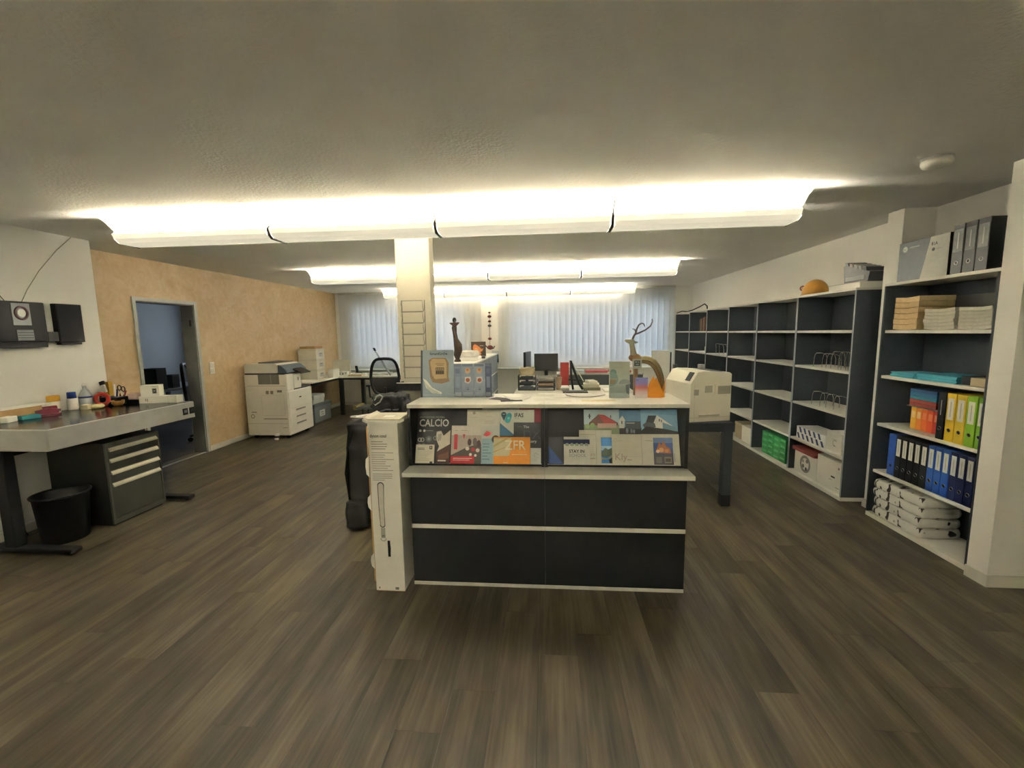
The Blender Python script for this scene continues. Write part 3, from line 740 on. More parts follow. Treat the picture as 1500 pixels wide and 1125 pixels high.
B().sphere(pts3([(.55, DYY, 1.352)])[0], .036, 1.1, .8, .72).obj('collar', WOODD, t)
B().tube(pts3([(.545, DYY, 1.35), (.537, DYY, 1.40), (.53, DYY, 1.435), (.522, DYY, 1.455)]), [.024, .017, .015, .017], 12).obj('neck', PALE, t)
B().tube(pts3([(.487, DYY, 1.463), (.50, DYY, 1.458), (.52, DYY, 1.452), (.535, DYY, 1.450), (.545, DYY, 1.448)]), [.006, .011, .016, .017, .010], 12).obj('head', PALE, t)
B().tube(pts3([(.54, DYY + .01, 1.452), (.555, DYY + .02, 1.446), (.572, DYY + .026, 1.448)]), [.005, .008, .003], 8).obj('ear', PALE, t)
ANT = M('#7d6f68', 0.5, 0.2)
B().tube(pts3([(.532, DYY, 1.46), (.540, DYY, 1.485), (.552, DYY, 1.503), (.558, DYY, 1.53), (.57, DYY, 1.555), (.588, DYY, 1.566), (.602, DYY, 1.560), (.606, DYY, 1.545)]), [.007, .0065, .006, .0055, .005, .0045, .004, .003], 8).obj('antler', ANT, t)
B().tube(pts3([(.548, DYY + .01, 1.497), (.58, DYY + .012, 1.508), (.615, DYY + .014, 1.524), (.645, DYY + .014, 1.548), (.656, DYY + .014, 1.575), (.654, DYY + .014, 1.592)]), [.006, .0055, .005, .005, .004, .003], 8).obj('antler', ANT, t)
B().tube(pts3([(.553, DYY, 1.512), (.545, DYY, 1.528), (.53, DYY, 1.532)]), [.005, .004, .002], 6).obj('antler_tine', ANT, t)
t = T('hanging_sign', 'small square framed sign with dark print hanging on the deer figure', 'sign', (.556, 2.70, 1.285))
B().box(-.028, .028, 0, .006, 0, .062, .002).obj('frame', M('#b1b3ac', 0.5), t)
prints(t, [(rect(-.018, .018, .018, .052), '#3c4448'), (rect(-.012, .038, -.002, .047), '#9aa3a3'), (rect(.002, .036, .012, .046), '#7f8888'), (rect(-.01, .024, .01, .031), '#8f9797')], -.0003)

# ================================================================== TALL FAN CARTON WITH PAPERS
t = T('fan_carton', 'tall narrow white cardboard box with a fan drawing, leaning beside the counter', 'box', (-.935, 2.405, 0))
CARTW = M('#e8e4da', 0.65, var=0.04, scale=6)
B().box(-.088, .088, -.088, .10, 0.004, 1.022, .003).obj('carton_body', CARTW, t)
B().box(-.084, .084, -.084, .096, 0, .004).obj('carton_bottom', CARD, t)
b = B(); b.box(-.098, -.0885, -.085, .09, .06, 1.0, .001); b.obj('inner_flap', CARD, t)
for z0, z1 in ((.70, .83), (.50, .60), (.14, .24)):
    B().prism([(-.090, z0), (-.090, z1), (-.108, z1 - .02), (-.112, (z0 + z1) / 2), (-.108, z0 + .02)], -.0895, -.0885, 'y').obj('tuck_tab', CARTW, t)
ly = [(rect(-.083, -.0, -.0825, .001), '#888888')]
ly += textlines(-.072, .915, .11, 4, .014, .004, '#8c887e', 21) + textlines(-.072, .85, .13, 9, .013, .0035, '#9a968b', 22) + textlines(-.072, .725, .12, 4, .012, .0035, '#9a968b', 23)
loop = [(-.028 + .020 * math.cos(a), .655 + .02 * math.sin(a)) for a in [PI * k / 10 for k in range(11)]] + [(-.028 - .019, .52), (-.028 - .014, .42)] + [(-.028 + .016 * math.cos(a), .415 + .016 * math.sin(a)) for a in [PI + PI * k / 10 for k in range(11)]] + [(-.028 + .014, .52)]
inner = [(-.028 + (x + .028) * .78, .535 + (z - .535) * .955) for x, z in loop]
ly += [(loop, '#4c4b48'), (inner, '#d0cbbf'), (rect(-.04, .335, -.014, .398), '#a9a69c'), (rect(-.036, .345, -.018, .352), '#77756f'), (ringp(-.027, .333, .012, .019, 14, PI, 2 * PI), '#bab6ab')]
ly += [(rect(-.004, .22, .012, .32), '#2a2326'), (rect(-.07, .018, -.062, .03), '#8c8a83'), (rect(.03, .014, .052, .03), '#7f7c76')]
prints(t, ly, -.0882, step=.0001)
text(t, 'dyson cool', -.074, .94, .026, '#3c3a37', -.0955, 'LEFT', 'lettering', .85, .0004)
B().prism([(.0, .225), (.011, .23), (.014, .27), (.011, .315), (.0, .32)], -.094, -.0905, 'y').obj('handle_strap', BLACK, t)
t = T('paper_pad', 'stack of white paper pads lying on the tall fan carton', 'paper', (-.925, 2.41, 1.0225), R(2))
b = B(); b.prism([(-.125, .010), (-.10, .0), (.09, 0), (.115, .012), (.115, .026), (.09, .013), (-.10, .013), (-.125, .022)], -.10, .11, 'y'); b.obj('lower_pad', PAPER, t)
b = B(); b.prism([(-.118, .026), (-.095, .0135), (.085, .0135), (.105, .028), (.105, .034), (.085, .021), (-.095, .021), (-.118, .034)], -.092, .115, 'y'); b.obj('upper_pad', M('#cdc6b0', .7), t)
B().box(-.03, .03, -.03, .02, .0211, .0221).obj('note', M('#f0eee6', .6), t)

# black equipment bag behind the carton, with a bundle of white cable
def blob(name, mat, dims, seed, amp, sub=10, parent=None, loc=(0, 0, 0), rot=(0, 0, 0), freq=6.0, taper=0.0, pillow=0.18):
    """soft sack: subdivided box, rounded and crumpled, flat bottom"""
    bm_ = bmesh.new(); bmesh.ops.create_cube(bm_, size=1.0)
    bmesh.ops.subdivide_edges(bm_, edges=bm_.edges[:], cuts=sub, use_grid_fill=True)
    for v in bm_.verts:
        p = v.co * 2
        q = Vector((p.x * (1 - pillow * (p.y * p.y * .5 + p.z * p.z * .5) * .5), p.y * (1 - pillow * (p.x * p.x * .5 + p.z * p.z * .5) * .5), p.z * (1 - pillow * (p.x * p.x + p.y * p.y) * .25)))
        nv = noise.noise_vector(Vector((p.x * dims[0] * freq + seed * 3.1, p.y * dims[1] * freq, p.z * dims[2] * freq + seed)))
        tp = 1 - taper * (p.z + 1) / 2
        c = Vector((q.x * dims[0] / 2 * tp, q.y * dims[1] / 2 * tp, (q.z + 1) * dims[2] / 2)) + nv * amp
        c.z = max(0.0, c.z)
        v.co = c
    for f in bm_.faces: f.smooth = True
    me = bpy.data.meshes.new(name); bm_.to_mesh(me); bm_.free(); me.materials.append(mat)
    o = bpy.data.objects.new(name, me); COL.objects.link(o); o.parent = parent; o.location = loc; o.rotation_euler = rot
    return o
t = T('equipment_bag', 'tall black nylon bag standing behind the fan carton', 'bag', (-1.40, 3.28, 0), R(6))
NYL = M('#141416', 0.42, var=0.25, scale=14)
blob('bag_body', NYL, (.40, .30, .86), 3, .022, 12, t, freq=7, taper=.10)
b = B(); b.tube([(-.17, -.13, .20), (-.185, -.15, .45), (-.16, -.13, .66), (-.12, -.12, .78), (.02, -.10, .84)], .010, 6); b.obj('shoulder_strap', BLACKM, t)
blob('side_pouch', NYL, (.17, .09, .22), 8, .012, 6, t, (-.10, -.165, .02), freq=9)
t = T('cable_bundle', 'loop of white cable lying on the black bag', 'cable', (-1.47, 3.20, .873))
def coil(cx, cy, cz, a, b_, n_, tilt, ph=0):
    return [(cx + a * math.cos(2 * PI * k / n_ + ph), cy + b_ * math.sin(2 * PI * k / n_ + ph), cz + tilt * math.cos(2 * PI * k / n_)) for k in range(n_)]
WC = M('#d5d2ca', 0.4)
B().tube(coil(.0, .0, .01, .075, .03, 18, .0), .005, 6, closed=True).obj('coil', WC, t)
B().tube(coil(.035, .015, .018, .07, .025, 18, .01), .005, 6, closed=True).obj('coil', WC, t)
t = T('black_jacket', 'crumpled black fabric with straps heaped on the bag by the pillar', 'fabric', (-1.26, 3.345, .885))
blob('fabric_heap', M('#1b1b1e', .6, var=.3, scale=20), (.26, .22, .15), 5, .03, 8, t, freq=11)
B().tube([(-.11, -.10, .10), (-.08, -.115, .15), (-.05, -.11, .165), (-.03, -.11, .15), (-.05, -.12, .11), (-.09, -.12, .085)], .005, 6, closed=True).obj('white_loop', WC, t)
B().tube([(-.06, -.115, .03), (.0, -.12, .05), (.08, -.11, .045), (.12, -.08, .07)], .006, 6).obj('strap', M('#6b6d70', .5), t)

# ================================================================== WIRE RACK AND TRAY ON THE PILLAR
t = T('wire_rack', 'grey wire leaflet rack with seven tiers fixed to the pillar', 'rack', (-1.19, 3.80, 1.119))
t.scale = (1.055, 1.055, 1.055)
WR = M('#77746a', 0.4, 0.4)
for sx in (-.098, .098):
    B().tube([(sx, -.004, 0), (sx, -.004, .665)], .003, 6).obj('upright', WR, t)
src = None
for k in range(7):
    z = .008 + k * .0935
    if src is None:
        b = B(); b.tube([(-.098, -.006, .075), (-.098, -.016, .02), (-.096, -.038, 0), (.0, -.038, 0), (.096, -.038, 0), (.098, -.016, .02), (.098, -.006, .075)], .0026, 6)
        o = b.obj('tier_basket', WR, t, (0, 0, z)); src = o.data
        b = B(); b.tube([(-.092, -.046, .05), (-.092, -.046, .088), (.092, -.046, .088), (.092, -.046, .05), (.096, -.038, 0)], .0024, 6); src2 = b.obj('tier_front', WR, o).data
    else:
        o = linked(src, 'tier_basket', t, (0, 0, z)); linked(src2, 'tier_front', o, (0, 0, 0))
t = T('wall_tray', 'black letter tray hanging on the pillar under the wire rack', 'tray', (-1.172, 3.80, 1.029))
t.scale = (1.055, 1.055, 1.055)
b = B(); b.box(-.13, .13, -.16, -.002, 0, .006); b.box(-.13, .13, -.165, -.158, 0, .06); b.box(-.135, -.129, -.165, -.002, 0, .062); b.box(.129, .135, -.165, -.002, 0, .062)
b.obj('tray_shell', BLACK, t)
B().box(-.136, .136, -.168, -.157, .06, .068, .002).obj('label_rail', OFFW, t)

# ================================================================== RING BINDERS AND SHELF CONTENTS
def binder(x, y, z, wd, h, label, group, tall=.318, dep=.274, lab='#d9d6cc', lz=(.145, .285), torn=False):
    """spine faces -x; y is the spine's far edge, the binder runs towards -y"""
    t = T('ring_binder', label, 'binder', (x, y - wd / 2, z), R(-90), group)
    B().box(-wd / 2 + .0012, wd / 2 - .0012, 0, dep, 0, tall, .003).obj('cover', M(h, 0.45, var=.08, scale=25), t)
    q = wd * .30
    if torn:
        o = B().box(-wd * .4, wd * .4, -.0012, 0, lz[0], lz[1]).obj('spine_label', M('#6f716f', .5, var=.2, scale=30), t)
    else:
        o = B().box(-q, q, -.0012, 0, lz[0], lz[1]).obj('spine_label', M(lab, .6), t)
    prints(o, [(rect(-wd * .05, lz[0] + .02, wd * .05, lz[1] - .02), '#aaa8a0')], -.0012)
    b = B(); b.tube([(.0115 * math.cos(2 * PI * k / 14), -.0006, .075 + .0115 * math.sin(2 * PI * k / 14)) for k in range(14)], .0018, 6, closed=True); b.obj('finger_ring', CHROME, t)
    prints(t, [(circ(0, .075, .0105, 14), '#0c0c0d')], -.0002, 'finger_hole')
    return t
TX = 2.615
# top of the tall bookcase
zt = 1.8485
for i, (y, lab) in enumerate(((3.105, 'black ring binder on the bookcase top, next to the white cartridge box'), (3.024, 'black ring binder standing between two others on the bookcase top'), (2.943, 'black ring binder on the bookcase top, nearest the wall end'))):
    binder(2.64, y, zt, .078, '#26282a', lab, 'black binders on the bookcase top', torn=True)
t = T('cartridge_box', 'grey and white toner cartridge box standing on the bookcase top', 'box', (2.645, 3.335, zt), R(-90))
B().box(-.205, .205, 0, .11, 0, .285, .002).obj('carton', M('#1d1e20', .5), t)
ly = [(rect(-.204, .002, .204, .283), '#d2d0c6'), ([(-.204, .002), (-.005, .002), (.06, .283), (-.204, .283)], '#7f8488'), (circ(-.15, .235, .021, 18), '#c9ccc9')] + [(rect(-.11, .238, -.03, .246), '#a8adae'), (circ(.088, .195, .012, 16), '#6d7173'), (rect(.108, .193, .15, .198), '#b5b5ac')] + textlines(.07, .17, .1, 5, .012, .002, '#bbb9b0', 31)
prints(t, ly, -.0002)
text(t, 'hp', -.162, .228, .024, '#7f8488', -.0042)
text(t, '81A', .072, .222, .032, '#55585a', -.0042, 'LEFT', 'lettering', .9, .0006)
# paper bundles, row z=1.494
zs = SHZ[3] + .0005
for si, (y0, y1, nb, hh, col, nm) in enumerate(((3.525, 3.315, 6, .238, '#cdb183', 'yellowish'), (3.262, 3.036, 6, .140, '#bfb9a8', 'grey-white'), (3.008, 2.800, 6, .138, '#c4beae', 'white'))):
    where = ('the stack by the pilaster side', 'the middle stack of the shelf', 'the stack by the wall end')[si]
    for k in range(nb):
        th = hh / nb
        b = B(); n_ = 6; w_ = y0 - y1; j = random.uniform(-.005, .005)
        top = [(-w_ / 2 + w_ * q / n_ + j, th * .96 - .006 * math.sin(PI * q / n_)) for q in range(n_ + 1)]
        b.prism(top + [(p[0], p[1] - th * .92) for p in top][::-1], 0, .24, 'x')
        o = b.obj('paper_bundle', M(col, .8, var=.08, scale=40), None, (2.635 + random.uniform(0, .006), (y0 + y1) / 2, zs + k * th + .006))
        tag(o, '%s paper bundle, %s of %s' % (nm, ('bottom one', 'second up', 'third up', 'fourth up', 'fifth up', 'top one')[k], where), 'paper', 'paper bundles on the upper shelf, stack %d' % (si + 1))
bx('file_box', 'dark flat file box behind the paper stacks on the upper shelf', 'box', 2.88, 2.90, 2.85, 3.36, zs, zs + .235, M('#4a4a48', .6))
# teal folders, row z=1.144
zs = SHZ[2] + .0005
for si, (yc, w_, nb) in enumerate(((3.40, .21, 4), (3.12, .30, 5))):
    for k in range(nb):
        o = B().box(0, .23, -w_ / 2, w_ / 2, 0, .0088, .001).obj('folder', M('#4aa3b8' if k % 2 else '#3f97ad', .55), None, (2.63 + random.uniform(0, .01), yc + random.uniform(-.006, .006), zs + k * .009))
        tag(o, 'teal cardboard folder, %s of the %s' % (('bottom one', 'second up', 'third up', 'fourth up', 'fifth up')[k], 'small pile by the pilaster side' if si == 0 else 'wide pile in the shelf middle'), 'folder', 'teal folders, pile %d' % (si + 1))
bx('carton', 'small cream carton lying beside the teal folders', 'box', 2.64, 2.86, 2.755, 2.885, zs, zs + .052, M('#b9a98c', .8), .002)
bx('folder_stack', 'dark folders lying behind the cream carton', 'folders', 2.66, 2.9, 2.90, 2.965, zs, zs + .055, M('#33373a', .6), .002)
# coloured binders, row z=0.766
zs = SHZ[1] + .0005
for i, (h, lab) in enumerate((('#d9a53a', 'mustard slim file box at the pilaster end of the coloured row'), ('#d98436', 'light orange slim file box beside the mustard one'), ('#d9662c', 'deep orange slim file box in the coloured row'), ('#d2512c', 'red-orange slim file box in the coloured row'), ('#c23b2e', 'red slim file box beside the black binder'))):
    y1 = 3.37 - i * .047
    t = T('file_box', lab, 'file box', (2.70, y1 - .0225, zs), R(-90), 'coloured file boxes')
    B().box(-.0222, .0222, 0, .19, 0, .165, .0015).obj('sleeve', M(h, .5, var=.08), t)
    prints(t, [(rect(-.014, .085, .014, .135), '#d9c08a' if i < 2 else '#d87a55')], -.0003, 'spine_print')
bx('wire_shelf', 'small grey wire shelf over the orange file boxes', 'shelf insert', 2.68, 2.90, 3.09, 3.39, zs + .167, zs + .174, M('#8a8a86', .4, .4), .001)
for k, h in enumerate(('#8e3a30', '#97443a', '#2f7f9c', '#2b6fa0', '#345f96')):
    bx('folder', ('dull red' if k < 2 else 'blue') + ' folder number %s from the wire shelf in the pile' % ('one', 'two', 'three', 'four', 'five')[k], 'folder', 2.69, 2.89, 3.16, 3.38, zs + .1745 + k * .025, zs + .1745 + k * .025 + .0245, M(h, .6), .002, 'flat folders over the file boxes')
binder(TX, 3.06, zs, .055, '#232527', 'black ring binder between the orange file boxes and the yellow binders', 'coloured binders', lab='#2a2c2e')
binder(TX, 2.998, zs, .066, '#d9b62e', 'deep yellow ring binder beside the black one', 'coloured binders')
binder(TX, 2.930, zs, .066, '#d2b537', 'yellow ring binder next to the green binders', 'coloured binders')
binder(TX, 2.862, zs, .066, '#86b531', 'light green ring binder beside the yellow ones', 'coloured binders')
binder(TX, 2.7925, zs, .050, '#7cae34', 'green ring binder next to the bookcase side', 'coloured binders')
# blue and black binders, row z=0.388
zs = SHZ[0] + .0005
t = T('ring_binder', 'bright blue ring binder without label at the pilaster end of the row', 'binder', (2.625, 3.415, zs), R(-90), 'blue and black binders')
B().box(-.034, .034, 0, .27, 0, .318, .003).obj('cover', M('#2c55ad', .45, var=.08), t)
prints(t, [(circ(0, .075, .011, 14), '#0e1b38')], -.0002, 'finger_hole')
cols = ['#1b1c20'] * 5 + ['#2a55a8'] * 3 + ['#1d2650'] * 3
onm = ('first', 'second', 'third', 'fourth', 'fifth')
for k, h in enumerate(cols):
    kind = 'black' if k < 5 else ('bright blue' if k < 8 else 'navy')
    i = k if k < 5 else (k - 5 if k < 8 else k - 8)
    binder(2.622, 3.378 - k * .0548, zs, .0545, h, '%s ring binder with white spine label, %s of its colour from the pilaster' % (kind, onm[i]), 'blue and black binders', lz=(.165, .295))
# printed plastic packs on the base
FILM = spotted('#dedad0', '#2e2c29', 13, .385, .42)
zs = .0355
for k in range(4):
    lab = ('lowest', 'second', 'third', 'topmost')[k]
    o = blob('film_pack', FILM, (.265, .47 - .006 * k, .066), 20 + k, .007, 12, None, (2.742, 3.31 + random.uniform(-.01, .01), zs + k * .0725), (0, 0, R(random.uniform(-2, 2))), freq=8, pillow=.13)
    tag(o, 'crumpled white printed plastic pack, %s of the pile on the bookcase base' % lab, 'plastic pack', 'plastic packs on the bookcase base')

# ---- first long bookcase: cartons, reams
t = T('carton', 'white carton with a round wheel picture and red lid on the bookcase base', 'box', (2.60, 4.435, .0355), R(-90))
B().box(-.185, .185, 0, .27, 0, .225, .002).obj('carton_body', OFFW, t)
prints(t, [(ringp(-.0, .115, .062, .088, 24), '#8f8d85'), (ringp(-.0, .115, .058, .061, 24), '#b9b6ac'), (circ(.03, .15, .02, 12), '#8b8378'), (circ(-.03, .09, .02, 12), '#77746c'), (circ(.02, .07, .018, 12), '#5c5750'), (circ(-.035, .14, .017, 12), '#a39e93')], -.0002)
b = B(); b.prism([(-.20, .2255), (.175, .2255), (.175, .25), (-.20, .262)], -.02, .26, 'y'); b.obj('red_lid', M('#9a4640', .6, var=.15, scale=18), t)
t = T('carton', 'plain white carton with two vents, beside the wheel picture carton', 'box', (2.60, 4.058, .0355), R(-90))
B().box(-.185, .185, 0, .27, 0, .282, .002).obj('carton_body', OFFW, t)
prints(t, [(rect(.02, .12, .075, .135), '#4d4b47'), (rect(.0, .095, .04, .1), '#9d9a90'), (circ(.12, .225, .012, 12), '#8b887f'), (rect(.09, .04, .14, .048), '#a9a69c')], -.0002)
bx('flat_folder', 'flat cream folder lying on the plain white carton', 'folder', 2.62, 2.85, 3.90, 4.23, .3185, .327, M('#bdb6a6', .7), .002)
BLUEP = M('#d9d8d2', .45)
for k in range(2):
    t = T('paper_ream', 'ream of paper in blue and white wrapper, %s of the pair' % ('lower', 'upper')[k], 'paper ream', (2.60, 4.385, SHZ[0] + .0005 + k * .062), R(-90), 'blue and white reams')
    B().box(-.235, .235, 0, .21, 0, .0615, .004).obj('wrapper', BLUEP, t)
    ly = []
    for q in range(6):
        x0 = -.225 + q * .077 + (0.03 if k else 0)
        if x0 + .05 < .232: ly.append(([(x0 + .03, .004), (min(x0 + .062, .232), .004), (x0 + .034, .058), (x0, .058)], '#33426f' if q % 2 else '#27365f'))
    prints(t, ly, -.0003)
t = T('carton', 'small white carton with faint stamp beside the blue wrapped reams', 'box', (2.60, 4.03, SHZ[0] + .0005), R(-90))
B().box(-.105, .105, 0, .22, 0, .185, .002).obj('carton_body', OFFW, t)
prints(t, [(ringp(.01, .09, .022, .028, 14, .5, 5), '#9d9b93'), (rect(-.03, .12, .05, .123), '#a9a79f'), (rect(-.01, .06, .03, .064), '#8d8b84')], -.0002)
# green packs on the second bookcase base
for c in range(2):
    for k in range(4):
        t = T('paper_ream', 'green wrapped paper ream in the %s pile, %s layer' % (('pilaster side', 'window side')[c], ('bottom', 'second', 'third', 'top')[k]), 'paper ream', (2.60, 4.925 + c * .262, .0355 + k * .067), R(-90), 'green reams')
        B().box(-.128, .128, 0, .20, 0, .0665, .004).obj('wrapper', M('#2f8a4a', .45, var=.2, scale=22), t)
        prints(t, [(rect(-.11, .018, -.02, .045), '#57a56a'), (rect(.01, .012, .10, .026), '#1f6a38'), (rect(.03, .04, .11, .055), '#6bb07a')], -.0003, 'wrapper_print')
# third bookcase base
bx('carton', 'small white carton on the base of the third bookcase', 'box', 2.60, 2.80, 5.56, 5.86, .0355, .245, OFFW, .002)
t = T('carton', 'grey-brown carton with a lid line beside the small white one', 'box', (2.61, 5.985, .0355), R(-90))
B().box(-.11, .11, 0, .22, 0, .18, .002).obj('carton_body', M('#a89878', .8), t); B().box(-.112, .112, -.002, .222, .18, .215, .002).obj('lid', M('#b1a284', .8), t)
# wire dividers
ORD = ('first', 'second', 'third', 'fourth', 'fifth', 'sixth', 'seventh', 'eighth')
def divider(y, z, h, lean, label, g):
    b = B(); b.tube([(0, 0, 0), (0, lean * .1, h * .6), (0, lean * .5, h * .88), (0, lean, h), (.05, lean, h), (.10, lean * .5, h * .88), (.12, lean * .1, h * .6), (.12, 0, 0)], .0028, 6)
    o = b.obj('wire_divider', CHROME, None, (2.63, y, z)); tag(o, label, 'wire divider', g)
for k, y in enumerate((3.97, 4.0, 4.06, 4.10, 4.20, 4.27, 4.33, 4.46)): divider(y, SHZ[2] + .003, .13 if y > 4.2 else .155, -.035 if y > 4.09 else -.01, 'thin wire divider above the middle shelf of the first bookcase, %s from the pilaster' % ORD[k], 'wire dividers on the upper shelf')
for k, y in enumerate((4.12, 4.23, 4.32, 4.45)): divider(y, SHZ[1] + .003, .13, -.03, 'thin wire divider on the middle shelf of the first bookcase, %s from the pilaster' % ORD[k], 'wire dividers on the middle shelf')
for k, y in enumerate((6.65, 6.80, 6.93)): divider(y, SHZ[2] + .003, .15, .03, 'thin wire divider in the fourth bookcase, %s from its near side panel' % ORD[k], 'wire dividers in the fourth bookcase')
# fifth bookcase: brown books, white bottle and cup
for k, (h, wd) in enumerate((('#6b4a3a', .05), ('#8a6a55', .04), ('#5c4238', .055), ('#94765c', .04), ('#4e3f3a', .05))):
    bx('book', ('dark brown', 'tan', 'chestnut', 'pale brown', 'blackish brown')[k] + ' upright book on the top shelf of the fifth bookcase', 'book', 2.62, 2.80, 7.42 + k * .058, 7.42 + k * .058 + wd, SHZ[3] + .0005, SHZ[3] + .24 - .01 * k, M(h, .7), .002, 'brown books')
o = B().lathe([(.028, 0), (.03, .01), (.03, .09), (.012, .115), (.012, .135)], 14).obj('bottle', OFFW, None, (2.64, 7.36, SHZ[2] + .0005)); tag(o, 'small white bottle on a shelf of the fifth bookcase', 'bottle')
o = B().lathe([(.05, 0), (.055, .01), (.055, .16), (.05, .165)], 16).obj('canister', M('#c9c7bf', .5), None, (2.63, 7.56, SHZ[1] + .0005)); tag(o, 'white canister on the middle shelf of the fifth bookcase', 'canister')
# on top of the long run
zt2 = 1.8485
t = T('safety_helmet', 'yellow safety helmet with a round emblem on the bookcase top', 'helmet', (2.75, 4.72, zt2))
b = B(); pr_ = [(.135, .012), (.136, .03)] + [(.135 * math.cos(a), .03 + .135 * math.sin(a)) for a in [PI / 2 * k / 8 for k in range(1, 8)]] + [(.012, .165)]
b.lathe(pr_, 24, sx=.82, sy=1.0); b.obj('shell', M('#c08a3a', .4), t)
b = B(); b.lathe([(.142, 0), (.15, .004), (.142, .014)], 24, sx=.86, sy=1.0); b.obj('rim', M('#ad7a30', .45), t)
b = B(); b.prism([(-.05, .12), (.05, .12), (.04, .185), (-.04, .185)], .003, .012, 'z'); b.obj('visor', M('#b8843a', .45), t)
e = B(); e.prism(circ(0, 0, .028, 16), 0, .004, 'y'); eo = e.obj('emblem', M('#a8503a', .5), t, (-.08, .078, .085), (R(0), 0, R(-48)))
e = B(); e.prism(circ(0, 0, .017, 14), -.0012, 0, 'y'); e.obj('emblem_centre', M('#d9cfc0', .5), eo)
t = T('catalogue', 'thick white catalogue lying on the bookcase top beside the pilaster', 'catalogue', (2.75, 4.075, zt2))
B().box(-.14, .14, -.2, .2, 0, .05, .003).obj('pages', PAPER, t); B().box(-.142, .142, -.202, .202, .0502, .054, .001).obj('cover', M('#b5aa98', .6), t)
t = T('office_organizer', 'grey and black desk organizer with slanted compartments on the catalogue', 'organizer', (2.74, 4.0, zt2 + .0545))
b = B(); b.prism([(-.135, 0), (.15, 0), (.17, .155), (.14, .165), (-.155, .075)], -.08, .08, 'x'); b.obj('body', M('#45484b', .45, var=.2, scale=20), t)
for k in range(5):
    y0 = -.115 + k * .056
    b = B(); b.prism([(y0, .086 + k * .0175), (y0 + .035, .092 + k * .0175), (y0 + .045, .125 + k * .016), (y0 + .012, .118 + k * .016)], -.08, .08, 'x'); b.obj('divider_slot', M(('#2b2d2f', '#8d8f8e', '#c4c2ba', '#9a8a80', '#55595c')[k], .5), t)
B().box(-.085, -.0805, -.10, .13, .02, .055, .002).obj('label_strip', M('#9b9d9b', .5), t)
t = T('strap', 'black strap lying over the window end of the bookcase top', 'strap', (2.62, 8.3, zt2 + .0105))
B().tube([(-.04, .56, .0), (-.02, .3, .02), (0, .05, .0), (.02, -.2, .02), (.05, -.45, .06), (.08, -.6, .10), (.1, -.66, .06), (.1, -.68, 0)], .01, 6).obj('webbing', BLACKM, t)

# ================================================================== LEFT: WORK TABLE WITH DRAWER CABINET
TZ = 0.92
t = T('work_table', 'grey work table with silver edges and glossy dark top beside the white wall', 'table', (-3.33, 2.53, 0))
EDGE = M('#b7b6b0', 0.33, 0.35)
b = B(); b.prism([(-.80, 0), (-.01, 0), (0, .01), (0, 1.205), (-.01, 1.215), (-.80, 1.215)], .775, TZ - .004, 'z')
fr = b.obj('edge_frame', EDGE, t)
B().box(-.795, -.022, .022, 1.193, TZ - .004, TZ, .001).obj('glossy_top', M('#232b29', 0.16, var=.05), t)
b = B(); b.prism([(-.80, 0), (-.012, 0), (-.002, .012), (-.002, 1.203), (-.012, 1.215), (-.80, 1.215), (-.80, 1.193), (-.022, 1.193), (-.022, .022), (-.80, .022)], TZ - .004, TZ + .001, 'z')
b.obj('edge_rim', M('#d9d8d0', .3, .3), t)
for k, y in enumerate((1.075, 1.148)):
    sw = B().box(0, .004, y, y + .055, .812, .872, .002).obj('switch_plate', BLACK, t)
    B().box(.004, .0055, y + .012, y + .043, .832, .858).obj('rocker', M('#6f7173' if k == 0 else '#22252c', .3), sw)
for y in (.10, 1.10):
    B().box(-.72, -.02, y - .04, y + .04, .012, .045, .012).obj('foot', BLACK, t)
    B().box(-.54, -.45, y - .035, y + .035, .045, .775, .006).obj('leg', BLACK, t)
    B().cyl((-.06, y, 0), (-.06, y, .012), .02, 12).obj('glide', BLACKM, t)
    B().cyl((-.68, y, 0), (-.68, y, .012), .02, 12).obj('glide', BLACKM, t)
B().box(-.52, -.47, .135, 1.065, .70, .775).obj('crossbeam', BLACK, t)

t = T('drawer_cabinet', 'dark olive metal drawer cabinet with light handle strips under the work table', 'drawer cabinet', (-3.51, 3.045, 0))
OLV = M('#4b4c44', .45, .1, var=.05); OLV2 = M('#3d3e38', .45, .1)
b = B(); b.box(-.52, -.012, 0, .475, .02, .69, .003); b.obj('housing', M('#171814', .7), t)
b = B(); b.box(-.015, 0, 0, .018, .02, .69); b.box(-.015, 0, .457, .475, .02, .69); b.box(-.015, 0, .018, .457, .655, .69); b.box(-.015, 0, .018, .457, .02, .06)
b.obj('front_frame', OLV, t)
B().box(-.50, -.02, .02, .455, 0, .02).obj('plinth', BLACK, t)
zz = [(.562, .652), (.462, .560), (.362, .460), (.064, .360)]
for z0, z1 in zz:
    dw = B().box(-.012, -.002, .020, .455, z0, z1, .001).obj('drawer', OLV2, t)
    b = B(); b.prism([(-.002, z1 - .004), (.012, z1 - .022), (.012, z1 - .034), (-.002, z1 - .030)], .024, .451, 'y'); b.obj('handle_strip', M('#c2bda6', .4, .2), dw)

t = T('waste_bin', 'round black waste bin with flared rim under the work table', 'waste bin', (-3.70, 2.85, 0))
b = B(); b.lathe([(.13, 0), (.133, .004), (.158, .345), (.168, .35), (.168, .365), (.158, .365), (.150, .345), (.128, .012), (.002, .012)], 28); b.obj('bucket', M('#0d0d0e', .5), t)
b = B(); b.tube([(.168 * math.cos(2 * PI * k / 28), .168 * math.sin(2 * PI * k / 28), .362) for k in range(28)], .005, 6, closed=True); b.obj('rim', M('#1c1c1f', .3), t)
t = T('table_cable', 'black cable hanging down the white wall under the work table', 'cable', (-4.133, 2.65, .30))
B().tube([(.0, -.25, .28), (.01, -.10, .18), (.02, .05, .05), (.06, .16, -.12), (.10, .2, -.29)], .006, 6).obj('wire', BLACKM, t)

